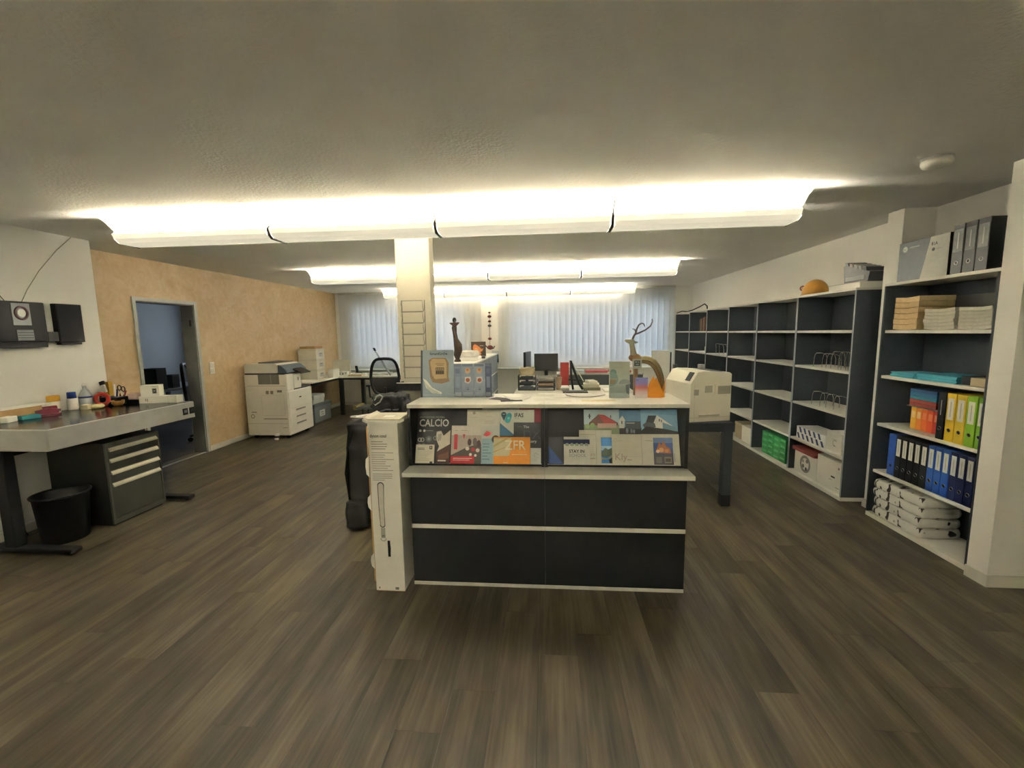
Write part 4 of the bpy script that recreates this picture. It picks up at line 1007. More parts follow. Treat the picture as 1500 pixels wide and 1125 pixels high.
# ---- small things on the work table
zt = TZ + .0005
bx('cardboard_box', 'open brown cardboard tray box with stamp at the end of the work table', 'box', -4.12, -4.00, 2.66, 3.04, zt, zt + .085, CARD, .002)
bx('paper', 'white sheets lying on the brown cardboard box', 'paper', -4.13, -3.99, 2.70, 3.10, zt + .0855, zt + .092, PAPER, .001)
bx('notebook', 'dark green notebook lying on the white sheets', 'notebook', -4.11, -4.0, 2.58, 2.72, zt + .0925, zt + .108, M('#3b4741', .6), .002)
bx('eraser', 'white block eraser in front of the cardboard box', 'eraser', -3.99, -3.93, 2.74, 2.83, zt, zt + .042, PAPER, .005, rz=R(20))
bx('sponge', 'peach coloured sponge beside the white eraser', 'sponge', -4.0, -3.94, 2.63, 2.73, zt, zt + .045, M('#cdae90', .9), .006)
bx('sponge', 'teal scouring sponge lying on the work table', 'sponge', -3.985, -3.925, 2.86, 2.97, zt, zt + .03, M('#3f8f9c', .9), .005, rz=R(-12))
t = T('stapler', 'dark pink stapler next to the teal sponge', 'stapler', (-3.95, 3.04, zt), R(65))
B().box(-.07, .07, -.018, .018, 0, .014, .004).obj('base', M('#6a2435', .4), t)
b = B(); b.prism([(-.07, .018), (.065, .03), (.07, .045), (.0, .06), (-.07, .05)], -.016, .016, 'y'); b.obj('arm', M('#70283a', .4), t)
t = T('stapler', 'crimson stapler lying behind the pink one against the sheets', 'stapler', (-4.03, 3.10, zt), R(80))
B().box(-.06, .06, -.02, .02, 0, .02, .004).obj('base', M('#7c2331', .4), t); B().box(-.06, .055, -.017, .017, .028, .065, .006).obj('arm', M('#86283a', .4), t)
def bottle(name, label, cat, x, y, prof, mat, capprof=None, capmat=None, z=zt, band=None):
    t = T(name, label, cat, (x, y, z)); B().lathe(prof, 20).obj('body', mat, t)
    if capprof: B().lathe(capprof, 18).obj('cap', capmat, t)
    if band: B().lathe([(band[0], band[1]), (band[0], band[2])], 20).obj('label_band', M(band[3], .5), t)
    return t
YEL = M('#c08f2a', .5)
bottle('jar', 'small white jar with mustard lid on the work table', 'jar', -4.06, 3.17, [(.036, 0), (.038, .01), (.038, .095)], OFFW, [(.041, .0955), (.041, .138), (.036, .142)], YEL)
bottle('glue_bottle', 'white glue bottle with blue cap on the work table', 'bottle', -4.05, 3.30, [(.032, 0), (.034, .01), (.034, .09), (.026, .10)], PAPER, [(.031, .1005), (.029, .15), (.027, .153)], M('#2a4aa0', .4))
bottle('spray_bottle', 'clear plastic bottle with blue label band on the work table', 'bottle', -4.075, 3.43, [(.044, 0), (.046, .01), (.046, .10), (.025, .15), (.014, .165), (.014, .185)], M('#c3c6c4', .25), [(.017, .1855), (.016, .205)], OFFW, band=(.0466, .085, .10, '#3c4a8c'))
t = T('tape_dispenser', 'red ring-shaped tape dispenser standing on edge', 'tape dispenser', (-3.97, 3.475, zt), R(20))
b = B(); b.tube([(.048 * math.cos(2 * PI * k / 22), 0, .0645 + .048 * math.sin(2 * PI * k / 22)) for k in range(22)], .016, 10, closed=True); b.obj('ring', M('#a8301f', .35), t)
B().box(-.03, .03, -.025, .025, 0, .008, .002).obj('foot', M('#8f2819', .4), t)
t = T('tape_roll', 'cream roll of masking tape lying in front of the red ring', 'tape', (-3.93, 3.39, zt), 0)
b = B(); b.tube([(.036 * math.cos(2 * PI * k / 22), .036 * math.sin(2 * PI * k / 22), .016) for k in range(22)], .0155, 8, closed=True); b.obj('tape_ring', M('#cbbf8e', .6), t)
bx('label_block', 'cream paper block beside the tape roll', 'paper block', -3.99, -3.93, 3.30, 3.36, zt, zt + .04, CREAM, .002, rz=R(15))
bx('folder', 'yellow cardboard folder standing upright against the white wall end', 'folder', -4.135, -4.075, 3.64, 3.68, zt, zt + .20, M('#d1a23a', .7), .002)
t = T('pen_holder', 'dark desk organizer full of pens, scissors and cutters', 'pen holder', (-3.98, 3.60, zt))
b = B(); b.box(-.09, .09, -.06, .06, 0, .07, .006); b.obj('tray', M('#1b1c20', .4), t)
for k, (x, y, h, c) in enumerate(((-.06, -.03, .15, '#2a2b30'), (-.02, .02, .18, '#d8d5ca'), (.03, -.01, .14, '#33405f'), (.06, .03, .12, '#7b2c34'))):
    B().tube([(x, y, .06), (x + .01 * (k - 1.5), y + .01, h)], .007, 8).obj('pen', M(c, .4), t)
B().box(-.028, .012, -.01, .008, .12, .20, .003).obj('cutter', M('#c9c6bc', .4), t, (-.02, -.02, 0), (0, R(-18), 0))
B().box(-.025, .018, -.011, .009, .19, .225, .003).obj('cutter_head', BLACK, t, (-.02, -.02, 0), (0, R(-18), 0))
for k, x in enumerate((.045, .082)):
    b = B(); b.tube([(x + .018 * math.cos(2 * PI * q / 14), .01, .15 - .012 * k + .022 * math.sin(2 * PI * q / 14)) for q in range(14)], .005, 6, closed=True); b.obj('scissor_handle', M('#3a2a2c', .4), t)
    B().tube([(x, .01, .06), (x, .01, .128 - .012 * k)], .005, 6).obj('scissor_blade', CHROME, t)
t = T('wooden_bowl', 'small amber bowl with pins in front of the pen organizer', 'bowl', (-3.97, 3.52 - .02, zt))
t.location = (-3.88, 3.53, zt)
B().lathe([(.03, 0), (.045, .02), (.048, .045), (.044, .045), (.04, .022), (.002, .012)], 18).obj('bowl_shell', M('#8f6a35', .3), t)
bx('pink_box', 'pale pink box lying on a black box beside the pen organizer', 'box', -3.90, -3.80, 3.64, 3.72, zt + .0355, zt + .085, M('#c2a59c', .6), .002)
bx('black_box', 'flat black box under the pale pink one', 'box', -3.91, -3.79, 3.62, 3.725, zt, zt + .035, BLACK, .002)
bx('red_block', 'small red holder standing behind the tape dispenser', 'holder', -4.10, -4.07, 3.565, 3.595, zt, zt + .10, M('#8e2a26', .5), .002)
t = T('flat_carton', 'long flat white carton at the door end of the work table', 'box', (-3.60, 3.69, zt), R(9))
B().box(-.165, .165, -.055, .035, 0, .066, .002).obj('carton_body', OFFW, t)
prints(t, [(rect(.09, .0, .091, .066), '#8d8a80'), (rect(-.11, .02, -.104, .045), '#77746b'), (rect(-.095, .018, -.088, .045), '#8a877d')], -.0553)
t = T('product_box', 'upright white box with a small dark picture on the flat carton', 'box', (-3.685, 3.69, zt + .0665), R(18))
B().box(-.075, .075, -.05, .03, 0, .10, .002).obj('carton_body', OFFW, t)
prints(t, [(rect(.02, .022, .055, .07), '#77756e'), (rect(.03, .03, .047, .062), '#2f2e2c'), (circ(.038, .047, .006, 10), '#c9c6bb'), (rect(.02, .083, .055, .087), '#a9a69b')], -.0503)

# ---- wall-mounted stereo with shelf and speaker
t = T('stereo_system', 'black wall-mounted compact stereo with round disc window on the white wall', 'stereo', (-4.14, 3.02, 1.505))
B().box(.0, .05, -.30, .205, .0, .315, .006).obj('cabinet', M('#131416', .55), t)
B().box(.0, .06, -.32, .19, -.045, -.001, .004).obj('wall_bracket', M('#191a1c', .4), t)
o = B().box(.050, .054, -.02, .10, .13, .30, .002).obj('disc_window', M('#7d8081', .3, .3), t)
b = B(); b.tube([(.056, .04 + .040 * math.cos(2 * PI * k / 24), .225 + .047 * math.sin(2 * PI * k / 24)) for k in range(24)], .009, 8, closed=True); b.obj('disc_ring', M('#4d3238', .3), o)
b = B(); b.prism([(.04 + .026 * math.cos(2 * PI * k / 20), .225 + .03 * math.sin(2 * PI * k / 20)) for k in range(20)], .054, .057, 'x'); b.obj('disc', M('#cfd0c4', .2, .3), o)
B().box(.050, .054, -.005, .105, .01, .095, .002).obj('control_panel', M('#6f7274', .4, .2), t)
for k in range(3): B().box(.054, .0552, .0, .10, .03 + .02 * k, .036 + .02 * k).obj('button_row', M('#3c3e40', .4), t)
t = T('speaker_box', 'black box speaker mounted on the white wall beside the stereo', 'speaker', (-4.14, 3.405, 1.475))
B().box(.0, .05, -.10, .10, .02, .345, .004).obj('cabinet', M('#16171b', .35), t)
B().box(.05, .054, -.095, .095, .025, .34, .002).obj('grille', M('#111217', .7, bump=.2, bscale=900), t)
B().box(.0, .045, -.09, .075, 0, .02, .003).obj('wall_foot', M('#16171b', .4), t)
B().box(.005, .045, -.178, -.10, .03, .11, .003).obj('joining_plate', M('#1a1b1f', .4), t)
t = T('wall_cable', 'thin grey cable running up the white wall to the ceiling', 'cable', (-4.138, 3.14, 1.822))
B().tube([(.004, -.03, .0), (.004, .02, .10), (.004, .12, .26), (.004, .27, .45), (.004, .40, .585)], .003, 6).obj('wire', M('#a8a28f', .5), t)
t = T('wall_cable', 'thin dark cable looping on the white wall above the stereo', 'cable', (-4.138, 2.86, 1.822))
B().tube([(.004, .14, .0), (.004, .09, .08), (.004, .0, .22)], .003, 6).obj('wire', M('#4a463d', .5), t)

# light switch on the ochre wall
t = T('light_switch', 'white double light switch on the ochre wall beside the door', 'switch', (-4.52, 5.42, 1.03))
B().box(0, .012, -.04, .04, 0, .155, .003).obj('plate', OFFW, t)
for z in (.012, .082): B().box(.012, .016, -.03, .03, z, z + .062, .002).obj('rocker', M('#d2cebf', .4), t)

# ================================================================== SIDE ROOM FURNITURE (seen through the door)
t = T('side_desk', 'grey desk in the dim side room behind the door', 'desk', (-6.35, 6.2, 0))
B().box(-.45, .55, -.9, .9, .70, .735, .003).obj('desk_top', M('#8d8f8f', .5), t)
for x, y in ((-.4, -.85), (.5, -.85), (-.4, .85), (.5, .85)): B().box(x - .025, x + .025, y - .025, y + .025, 0, .70).obj('leg', DGREY, t)
t = T('computer_tower', 'black upright computer case on the desk in the side room', 'computer', (-5.95, 6.02, .7355))
B().box(-.11, .11, -.09, .09, 0, .33, .005).obj('case', BLACK, t); B().box(.11, .113, -.085, .085, .01, .32, .002).obj('front_panel', DGREY, t)
t = T('speaker_box', 'dark grey small speaker on the desk in the side room', 'speaker', (-5.92, 6.28, .7355))
B().box(-.07, .07, -.065, .065, 0, .21, .004).obj('cabinet', M('#4c5258', .5), t); B().box(.07, .073, -.05, .05, .02, .19, .002).obj('grille', DGREY, t)
def office_chair(name, label, loc, rz, mesh_back=True):
    """faces local +y; back of the chair towards -y"""
    t = T(name, label, 'chair', loc, rz)
    FRB = M('#131416', .45)
    pts = []
    for k in range(28):
        a = 2 * PI * k / 28
        sx = math.copysign(abs(math.cos(a)) ** .55, math.cos(a)); sz = math.copysign(abs(math.sin(a)) ** .6, math.sin(a))
        z = .83 + .30 * sz
        wdt = .225 * (1 - .13 * (sz - 0)) if sz > 0 else .225 * (1 - .10 * abs(sz))
        pts.append((wdt * sx, -.22 - .05 * (z - .55) - .03 * (1 - abs(sx)), z))
    B().tube(pts, .024, 8, closed=True).obj('back_frame', FRB, t)
    def panel(zl, zh, mat, nm, th):
        b = B(); n_ = 10; rows = []
        for j in range(7):
            z = zl + (zh - zl) * j / 6
            sz = max(-1, min(1, (z - .83) / .30)); hw = .205 * (1 - abs(sz) ** 3.2) ** .45 * (1 - .10 * sz) if abs(sz) < .999 else .02
            rows.append([b.bm.verts.new((hw * (2 * k / n_ - 1), -.225 - .05 * (z - .55) - .025 * (1 - (2 * k / n_ - 1) ** 2), z)) for k in range(n_ + 1)])
        for j in range(6):
            for k in range(n_):
                f = b.bm.faces.new((rows[j][k], rows[j][k + 1], rows[j + 1][k + 1], rows[j + 1][k])); f.smooth = True
        return b.obj(nm, mat, t)
    panel(.80, 1.125, MESHF, 'mesh_panel', 0)
    panel(.535, .80, M('#17181a', .7), 'lumbar_pad', 0)
    b = B(); b.box(-.24, .24, -.20, .26, .44, .51, .03, 3); b.obj('seat', M('#17181a', .8), t)
    B().tube([(0, -.02, .42), (0, -.15, .44), (0, -.25, .52), (0, -.27, .66)], .022, 8).obj('back_support', FRB, t)
    B().cyl((0, 0, .12), (0, 0, .44), .028, 14).obj('gas_column', FRB, t)
    for sx in (-1, 1):
        B().tube([(sx * .20, 0, .46), (sx * .29, 0, .47), (sx * .30, 0, .66)], .015, 8).obj('arm_support', FRB, t)
        B().box(min(sx * .265, sx * .335), max(sx * .265, sx * .335), -.12, .13, .66, .69, .01).obj('armrest', FRB, t)
    for k in range(5):
        a = 2 * PI * k / 5 + .3
        sp = B().tube([(0, 0, .12), (.15 * math.cos(a), .15 * math.sin(a), .105), (.29 * math.cos(a), .29 * math.sin(a), .075)], [.03, .022, .016], 8).obj('base_spoke', FRB, t)
        B().cyl((.29 * math.cos(a) - .02 * math.sin(a), .29 * math.sin(a) + .02 * math.cos(a), .03), (.29 * math.cos(a) + .02 * math.sin(a), .29 * math.sin(a) - .02 * math.cos(a), .03), .03, 12).obj('castor', BLACKM, sp)
    return t
MESHF = glassy('chair_mesh', (.50, .53, .55), .08, .5)
office_chair('office_chair', 'black office chair in the side room behind the door frame', (-5.12, 6.02, 0), R(-60))

# ================================================================== COPIER
t = T('copier', 'large cream office copier with paper drawers standing against the ochre wall', 'copier', (-3.79, 5.92, 0))
CP = M('#e8e3d4', .5, var=.02); CPD = M('#b3ad9b', .5); CPG = M('#6d6c66', .5, bump=.3, bscale=400)
# local: x to -0.70 (wall), y 0..0.63, front face at x=0
body = B().box(-.66, -.004, .0, .63, .055, .715, .012, 3).obj('main_body', CP, t)
for z0, z1, nm in ((.455, .705, 'front_door'), (.352, .450, 'paper_drawer'), (.262, .347, 'paper_drawer'), (.065, .257, 'paper_drawer')):
    dw = B().box(-.004, .006, .012, .622, z0, z1, .004).obj(nm, CP, t)
    if nm == 'paper_drawer':
        hz = z1 - .045 if z0 > .1 else z1 - .06
        b = B().box(.006, .010, .17, .42, hz, hz + .02, .002); b.obj('recessed_grip', M('#8b8678', .5), dw)
        B().box(.006, .012, .17, .42, hz - .012, hz - .001, .002).obj('grip_lip', M('#ddd8c8', .4), dw)
    else:
        B().box(.006, .0075, .275, .33, .585, .603, .0005).obj('maker_badge', M('#3a3a38', .4), dw)
B().box(-.62, -.01, .17, .63, .716, .735, .004).obj('output_tray', M('#4b4c4c', .5), t)
B().box(-.66, -.42, .03, .63, .716, .96, .008).obj('rear_column', CP, t)
B().box(-.66, .0, .004, .17, .716, .965, .010).obj('side_column', CP, t)
B().box(-.16, .006, .17, .36, .735, .955, .012).obj('control_column', CP, t)
B().box(.006, .009, .27, .285, .85, .90, .001).obj('status_slot', BLACK, t)
B().box(-.64, -.03, .0, .62, .961, .985, .004).obj('scanner_bed', M('#3f4346', .5), t)
lid = B(); lid.prism([(-.64, .985), (-.155, .985), (-.135, 1.005), (-.14, 1.10), (-.155, 1.118), (-.60, 1.122), (-.64, 1.10)], .0, .56, 'y'); lid.obj('document_feeder', CP, t)
fd = B(); fd.prism([(-.135, .99), (.0, .99), (-.02, 1.03), (-.09, 1.09), (-.135, 1.10)], .02, .54, 'y'); fd.obj('feeder_input', M('#55606a', .4), t)
ft = B(); ft.prism([(-.45, 1.125), (-.2, 1.125), (-.2, 1.135), (-.45, 1.14)], .05, .52, 'y'); ft.obj('feeder_tray', M('#54504a', .5), t)
sc = B().box(-.10, .10, -.135, .135, -.008, .008, .006).obj('touch_screen', M('#2b2e31', .3), t, (.02, .33, 1.005), (0, R(24), 0))
B().box(-.08, .085, -.115, .115, .008, .0095).obj('display', M('#14171a', .15), sc)
# details on the side that faces the room (y = 0)
sd = [(rect(-.44, .82, -.115, .965), '#6e6c64'), (rect(-.44, .82, -.435, .965), '#8a877c'), (rect(-.25, .82, -.236, .965), '#88867c'), (rect(-.62, .795, -.02, .799), '#8d887a'),
      (rect(-.41, .36, -.06, .362), '#8d887a'), (rect(-.41, .36, -.408, .66), '#a39e8f'), (rect(-.41, .658, -.06, .66), '#a39e8f'), (rect(-.062, .36, -.06, .66), '#a39e8f'),
      (rect(-.335, .675, -.29, .725), '#8b8678'), (rect(-.265, .675, -.22, .725), '#8b8678'), (rect(-.16, .70, -.085, .735), '#86816f'), (rect(-.40, .30, -.03, .312), '#8f8a7b'), (rect(-.58, .40, -.50, .412), '#8d887a'),
      (ringp(-.565, .345, .02, .032, 18), '#a09b8c'), (rect(-.65, .235, -.03, .238), '#8d887a'), (rect(-.11, .17, -.04, .176), '#8a8577')]
prints(t, sd, -.0003, 'side_panel_lines', step=.00015)
B().box(-.225, -.165, -.045, .01, .055, .085, .006).obj('stabilizer', PAPER, t)
B().cyl((-.20, -.04, 0), (-.20, -.04, .02), .028, 14).obj('stabilizer_foot', PAPER, t)
for x in (-.58, -.08):
    for y in (.07, .56): B().cyl((x, y - .015, .0275), (x, y + .015, .0275), .0275, 12).obj('castor', BLACKM, t)

# ================================================================== L-SHAPED DESK AND WHAT STANDS ON IT
t = T('corner_desk', 'white L-shaped desk on black square legs in the window corner', 'desk', (-3.95, 7.80, 0))
b = B(); b.prism([(-.555, -.93), (0, -.93), (0, 0), (1.75, 0), (1.75, .78), (-.555, .78)], .715, .74, 'z'); b.obj('desk_top', OFFW, t)
b = B(); b.box(-.05, -.02, -.90, .02, .675, .715); b.box(-.02, 1.72, .02, .05, .675, .715); b.obj('apron_frame', BLACK, t)
for x, y in ((.03, .03), (.15, .72), (1.70, .04), (1.70, .74), (-.52, -.90)): B().box(x - .033, x + .033, y - .033, y + .033, 0, .715).obj('leg', BLACK, t)
zd = .7405
for k in range(3):
    t = T('archive_box', 'white archive box with printed end, %s of the stack on the corner desk' % ('bottom', 'middle', 'top')[k], 'box', (-4.26, 7.43, zd + k * .1815), R(1.5), 'archive boxes on the corner desk')
    B().box(-.165, .165, -.13, .17, 0, .145, .002).obj('box_body', M('#d6d0c0', .7), t)
    B().box(-.168, .168, -.133, .173, .1455, .181, .002).obj('lid', M('#cfc9b8', .7), t)
    p_ = prints(t, [(rect(-.06, .04, .08, .11), '#b9b8b0'), (rect(-.04, .085, .05, .1), '#7e7f80'), (rect(-.05, .055, .03, .06), '#95948e')], 0, 'end_print'); p_.rotation_euler = (0, 0, R(90)); p_.location = (.1655, .03, 0)
bx('cardboard_sheet', 'brown cardboard lid on top of the archive box stack', 'cardboard', -4.39, -4.11, 7.31, 7.57, zd + .545, zd + .585, CARD, .002)
bx('carton', 'small white carton beside the archive box stack on the corner desk', 'box', -4.07, -3.96, 7.62, 7.86, zd, zd + .15, OFFW, .002)
bx('white_board', 'white cardboard sheet standing against the wall on the corner desk', 'board', -4.20, -3.86, 8.10, 8.13, zd, zd + .30, M('#d8d2c0', .7), .002)
t = T('gift_box', 'white box with black sketch print lying on the corner desk', 'box', (-4.00, 7.98, zd), R(10))
B().box(-.17, .15, -.06, .06, 0, .085, .003).obj('box_body', PAPER, t)
prints(t, [([(-.16 + .05 * k, .01 + .02 * (k % 3)), (-.13 + .05 * k, .02 + .02 * (k % 2)), (-.125 + .05 * k, .05 + .01 * (k % 3)), (-.15 + .05 * k, .045)], '#4b4c50') for k in range(6)] + [(rect(-.1, .07, .06, .078), '#7d7e80')], -.0603)
t = T('desk_phone', 'small black phone handset standing on the corner desk', 'phone', (-3.73, 8.2, zd), R(-15))
B().box(-.05, .05, -.05, .05, 0, .05, .01).obj('cradle', BLACK, t); B().box(-.045, .0, -.02, .02, .05, .18, .01).obj('handset', BLACK, t, (0, 0, 0), (0, R(-12), 0))
bx('catalogue', 'cream catalogue lying near the front edge of the corner desk', 'catalogue', -3.80, -3.54, 7.86, 8.06, zd, zd + .03, M('#cdb99a', .7), .002, rz=R(6))
bx('magazine', 'white magazine with reddish edge on the cream catalogue', 'magazine', -3.75, -3.53, 7.88, 8.04, zd + .0305, zd + .045, M('#cfc8ba', .7), .002, rz=R(12))
bx('paper_pile', 'loose pile of white papers behind the office chair on the corner desk', 'paper', -3.48, -3.08, 8.0, 8.35, zd, zd + .035, PAPER, .003, rz=R(5))
bx('paper_pile', 'thin white papers at the edge of the corner desk beside the copier', 'paper', -4.35, -4.05, 6.95, 7.2, zd, zd + .008, PAPER, .001)
bx('carton', 'low white box with grey label at the pillar side of the corner desk', 'box', -2.75, -2.45, 8.15, 8.35, zd, zd + .10, PAPER, .003)
# tilted drawing board end behind the chair
t = T('drawing_board', 'tilted thin drawing board leaning on the corner desk behind the chair', 'board', (-3.02, 7.93, zd))
b = B(); b.prism([(0.02, 0), (.045, 0), (-.245, .475), (-.27, .475)], -.0, .04, 'y'); b.obj('board', M('#c7c8cc', .5), t)
b = B(); b.prism([(-.268, .4755), (-.235, .4755), (-.262, .53), (-.29, .53)], .0, .04, 'y'); b.obj('clip_edge', M('#3a3032', .5), t)
# under the desk
t = T('storage_crate', 'grey plastic storage crate with a white label under the corner desk', 'crate', (-4.10, 7.11, 0))
GC = M('#71787a', .5)
B().box(-.18, .10, -.14, .42, 0, .285, .008).obj('crate_body', GC, t); B().box(-.19, .11, -.15, .43, .285, .335, .008).obj('lid', M('#646b6d', .5), t)
p_ = prints(t, [(rect(.02, .10, .20, .21), '#c9cbc8'), (rect(.05, .165, .15, .178), '#77797a'), (rect(.06, .125, .16, .14), '#8d8f90')], 0, 'label_sticker'); p_.rotation_euler = (0, 0, R(90)); p_.location = (.1005, 0, 0)
for k in range(2):
    bx('carton', 'flat white carton, %s of two on the grey crate under the desk' % ('lower', 'upper')[k], 'box', -4.26 + .01 * k, -4.03 + .015 * k, 7.0, 7.36, .3355 + k * .0755, .3355 + k * .0755 + .075, M('#cdd0c8', .6), .003, 'white cartons on the crate')
t = T('foot_trolley', 'low grey trolley frame with pale wooden ends under the corner desk', 'trolley', (-3.05, 7.55, 0))
B().box(-.42, .20, -.18, .18, .19, .215, .004).obj('platform', M('#5b6167', .4), t)
for x in (-.45, .20): B().box(x, x + .06, -.18, .18, .175, .245, .008).obj('end_block', M('#8a7a45', .6), t)
for x in (-.30, .10):
    B().cyl((x, -.12, .06), (x, -.12, .19), .012, 8).obj('castor_stem', BLACK, t); B().cyl((x - .015, -.12, .035), (x + .015, -.12, .035), .035, 12).obj('castor', BLACKM, t)
    B().cyl((x - .015, .12, .035), (x + .015, .12, .035), .035, 12).obj('castor', BLACKM, t); B().cyl((x, .12, .06), (x, .12, .19), .012, 8).obj('castor_stem', BLACK, t)
office_chair('office_chair', 'black mesh-back office chair in front of the corner desk', (-2.72, 7.05, 0), R(14))

# ================================================================== SIDEBOARD ROW BEHIND THE COUNTER
SBX0, SBX1 = -1.44, -1.0
for k in range(3):
    y0 = 5.0 + k * 1.2
    t = T('sideboard', 'grey sideboard with white strips, %s' % ('end unit nearest the pillar', 'middle unit of the row', 'end unit nearest the blinds')[k], 'sideboard', (SBX1, y0, 0), 0, 'sideboards behind the pillar')
    B().box(SBX0 - SBX1, -.02, 0.001, 1.199, .03, 1.088).obj('carcass', M('#62676b', .55), t)
    B().box(SBX0 - SBX1, .0, 0.001, 1.199, 1.088, 1.11, .002).obj('top_board', OFFW, t)
    B().box(SBX0 - SBX1, -.01, 0.001, 1.199, 0, .03).obj('plinth', OFFW, t)
    for z0, z1 in ((.045, .375), (.40, .735), (.76, 1.08)):
        for q in range(2): B().box(-.02, -.004, .006 + q * .598, .594 + q * .598, z0, z1, .002).obj('door_front', M('#7c8288', .5), t)
    for z in (.378, .738): B().box(-.02, .0, .001, 1.199, z, z + .019, .002).obj('trim_strip', OFFW, t)
ZB = 1.1105
t = T('wooden_sculpture', 'slender dark wooden figure sculpture standing on the sideboard', 'sculpture', (-1.30, 6.15, ZB))
WS = M('#4a3a30', .5, var=.3, scale=14)
B().tube([(.0, 0, 0), (.0, 0, .02), (.0, 0, .04), (-.005, 0, .10), (.015, 0, .17), (.012, 0, .24), (-.018, 0, .33), (-.03, 0, .42), (-.035, 0, .49), (-.03, 0, .525), (-.03, 0, .55)], [.05, .05, .03, .055, .06, .062, .035, .03, .038, .03, .016], 12).obj('trunk', WS, t)
B().tube([(-.10, 0, .56), (-.06, 0, .545), (-.03, 0, .54), (0, 0, .545), (.04, 0, .565)], [.006, .022, .03, .024, .006], 10).obj('shoulders', M('#6a4640', .5), t)
B().sphere((-.03, 0, .60), .034, .85, .9, 1.15).obj('head', M('#413c3a', .5), t)
bx('paper_pile', 'loose heap of white papers on the sideboard beside the sculpture', 'paper', -1.30, -1.05, 6.35, 6.9, ZB, ZB + .05, PAPER, .01, rz=R(4))
t = T('paper_sheet', 'crumpled white sheet on the paper heap on the sideboard', 'paper', (-1.2, 6.55, ZB + .0505))
blob('crumpled_sheet', PAPER, (.26, .40, .09), 13, .02, 7, t, freq=10)
t = T('picture_card', 'square dark picture of an open hand standing on the sideboard', 'picture', (-1.125, 7.0, ZB + .035), R(4))
B().box(-.12, .12, 0, .02, 0, .235, .002).obj('panel', M('#3b322c', .5), t)
hand = [(-.09, .03), (-.05, .01), (.0, .02), (.03, .01), (.05, .03), (.03, .06), (.07, .08), (.085, .12), (.05, .11), (.02, .14), (-.02, .17), (-.06, .19), (-.09, .17), (-.10, .12), (-.09, .08)]
prints(t, [(rect(-.112, .008, .112, .227), '#4a3c32'), ([(x * .95, z + .005) for x, z in hand], '#c8814f'), (circ(-.04, .1, .035, 12), '#dca070'), (rect(.02, .165, .085, .172), '#cfc4b4')], -.0003)
bx('white_carton', 'small white block under the hand picture on the sideboard', 'box', -1.25, -1.02, 6.99, 7.13, ZB, ZB + .0345, PAPER, .002)
bx('stamp_box', 'tiny dark box at the edge of the sideboard by the hand picture', 'box', -1.06, -1.01, 6.90, 6.97, ZB, ZB + .035, M('#5a4f52', .5), .002)
# hanging ornament string and small print on the back wall between the blinds
t = T('hanging_ornament', 'string of dark red hanging ornaments on the wall between the blinds', 'ornament', (-1.19, 8.93, 1.20))
B().tube([(0, 0, .0), (0, 0, .75)], .004, 6).obj('string', M('#6f4a4a', .5), t)
for z, r in ((.74, .022), (.66, .036), (.56, .028), (.47, .034), (.20, .034), (.02, .055)):
    B().sphere((0, 0, z), r, 1.2, .5, .8).obj('bead', M('#6b2e2c' if z != .47 else '#6d6a66', .5), t)
B().tube([(-.13, 0, .10), (-.06, 0, .02), (.0, 0, -.02), (.07, 0, .0), (.10, 0, .05)], .012, 8).obj('bird_shape', M('#4e4744', .5), t)
t = T('wall_print', 'small blue picture print taped to the wall under the ornament string', 'picture', (-1.07, 8.955, .87))
B().box(-.09, .09, 0, .006, 0, .28, .001).obj('print_sheet', M('#c9cdd0', .6), t)
prints(t, [(rect(-.08, .03, .08, .2), '#4f7488'), ([(-.08, .06), (-.03, .14), (.03, .10), (.08, .15), (.08, .03), (-.08, .03)], '#2f4753')], -.0003)

# ================================================================== MIDDLE DESK
t = T('office_desk', 'grey desk with dark front edge behind the counter, carrying trays and screens', 'desk', (.35, 5.45, 0))
B().box(-.78, .78, 0, .85, .712, .74, .003).obj('desk_top', M('#c5c1b2', .5), t)
B().box(-.75, .75, .02, .04, .55, .712).obj('front_apron', DGREY, t)
for x in (-.72, .72):
    for y in (.06, .79): B().box(x - .03, x + .03, y - .03, y + .03, 0, .712).obj('leg', DGREY, t)
zd = .7405
t = T('letter_tray', 'black stacking letter tray with brown parcel on top', 'letter tray', (-.275, 5.72, zd))
for k in range(3):
    tr_ = B().box(-.115, .115, 0, .30, k * .072, k * .072 + .008, .002).obj('tray', BLACK, t)
    B().box(-.09, .08, .01, .26, k * .072 + .008, k * .072 + .028, .002).obj('papers', M('#3d4448' if k else '#6c7376', .6), tr_)
for x in (-.119, .115):
    B().box(x, x + .004, 0, .30, 0, .20, .001).obj('side_wall', BLACK, t)
t = T('parcel', 'crumpled brown paper parcel on the black letter tray', 'parcel', (-.27, 5.83, zd + .2005))
blob('wrapping', M('#a3947a', .8), (.20, .24, .10), 31, .02, 7, t, freq=10)
t = T('letter_tray', 'grey stacking letter tray filled with brown and white papers', 'letter tray', (-.02, 5.72, zd))
for k, c in enumerate(('#c7c4ba', '#b59a7c', '#8d897e')):
    tr_ = B().box(-.12, .12, 0, .30, k * .06, k * .06 + .007, .002).obj('tray', DGREY, t)
    B().box(-.105, .105, .005, .28, k * .06 + .007, k * .06 + .035, .003).obj('papers', M(c, .7), tr_)
for x in (-.124, .12): B().box(x, x + .004, 0, .30, 0, .16, .001).obj('side_wall', DGREY, t)
t = T('paper_cup', 'beige paper cup beside the grey letter tray', 'cup', (.155, 5.80, zd))
B().lathe([(.03, 0), (.045, .17), (.047, .172), (.042, .168), (.028, .01)], 18).obj('cup_wall', M('#b29c80', .7), t)
t = T('monitor', 'black flat screen monitor seen from behind the letter trays', 'monitor', (-.01, 6.12, zd), R(-2))
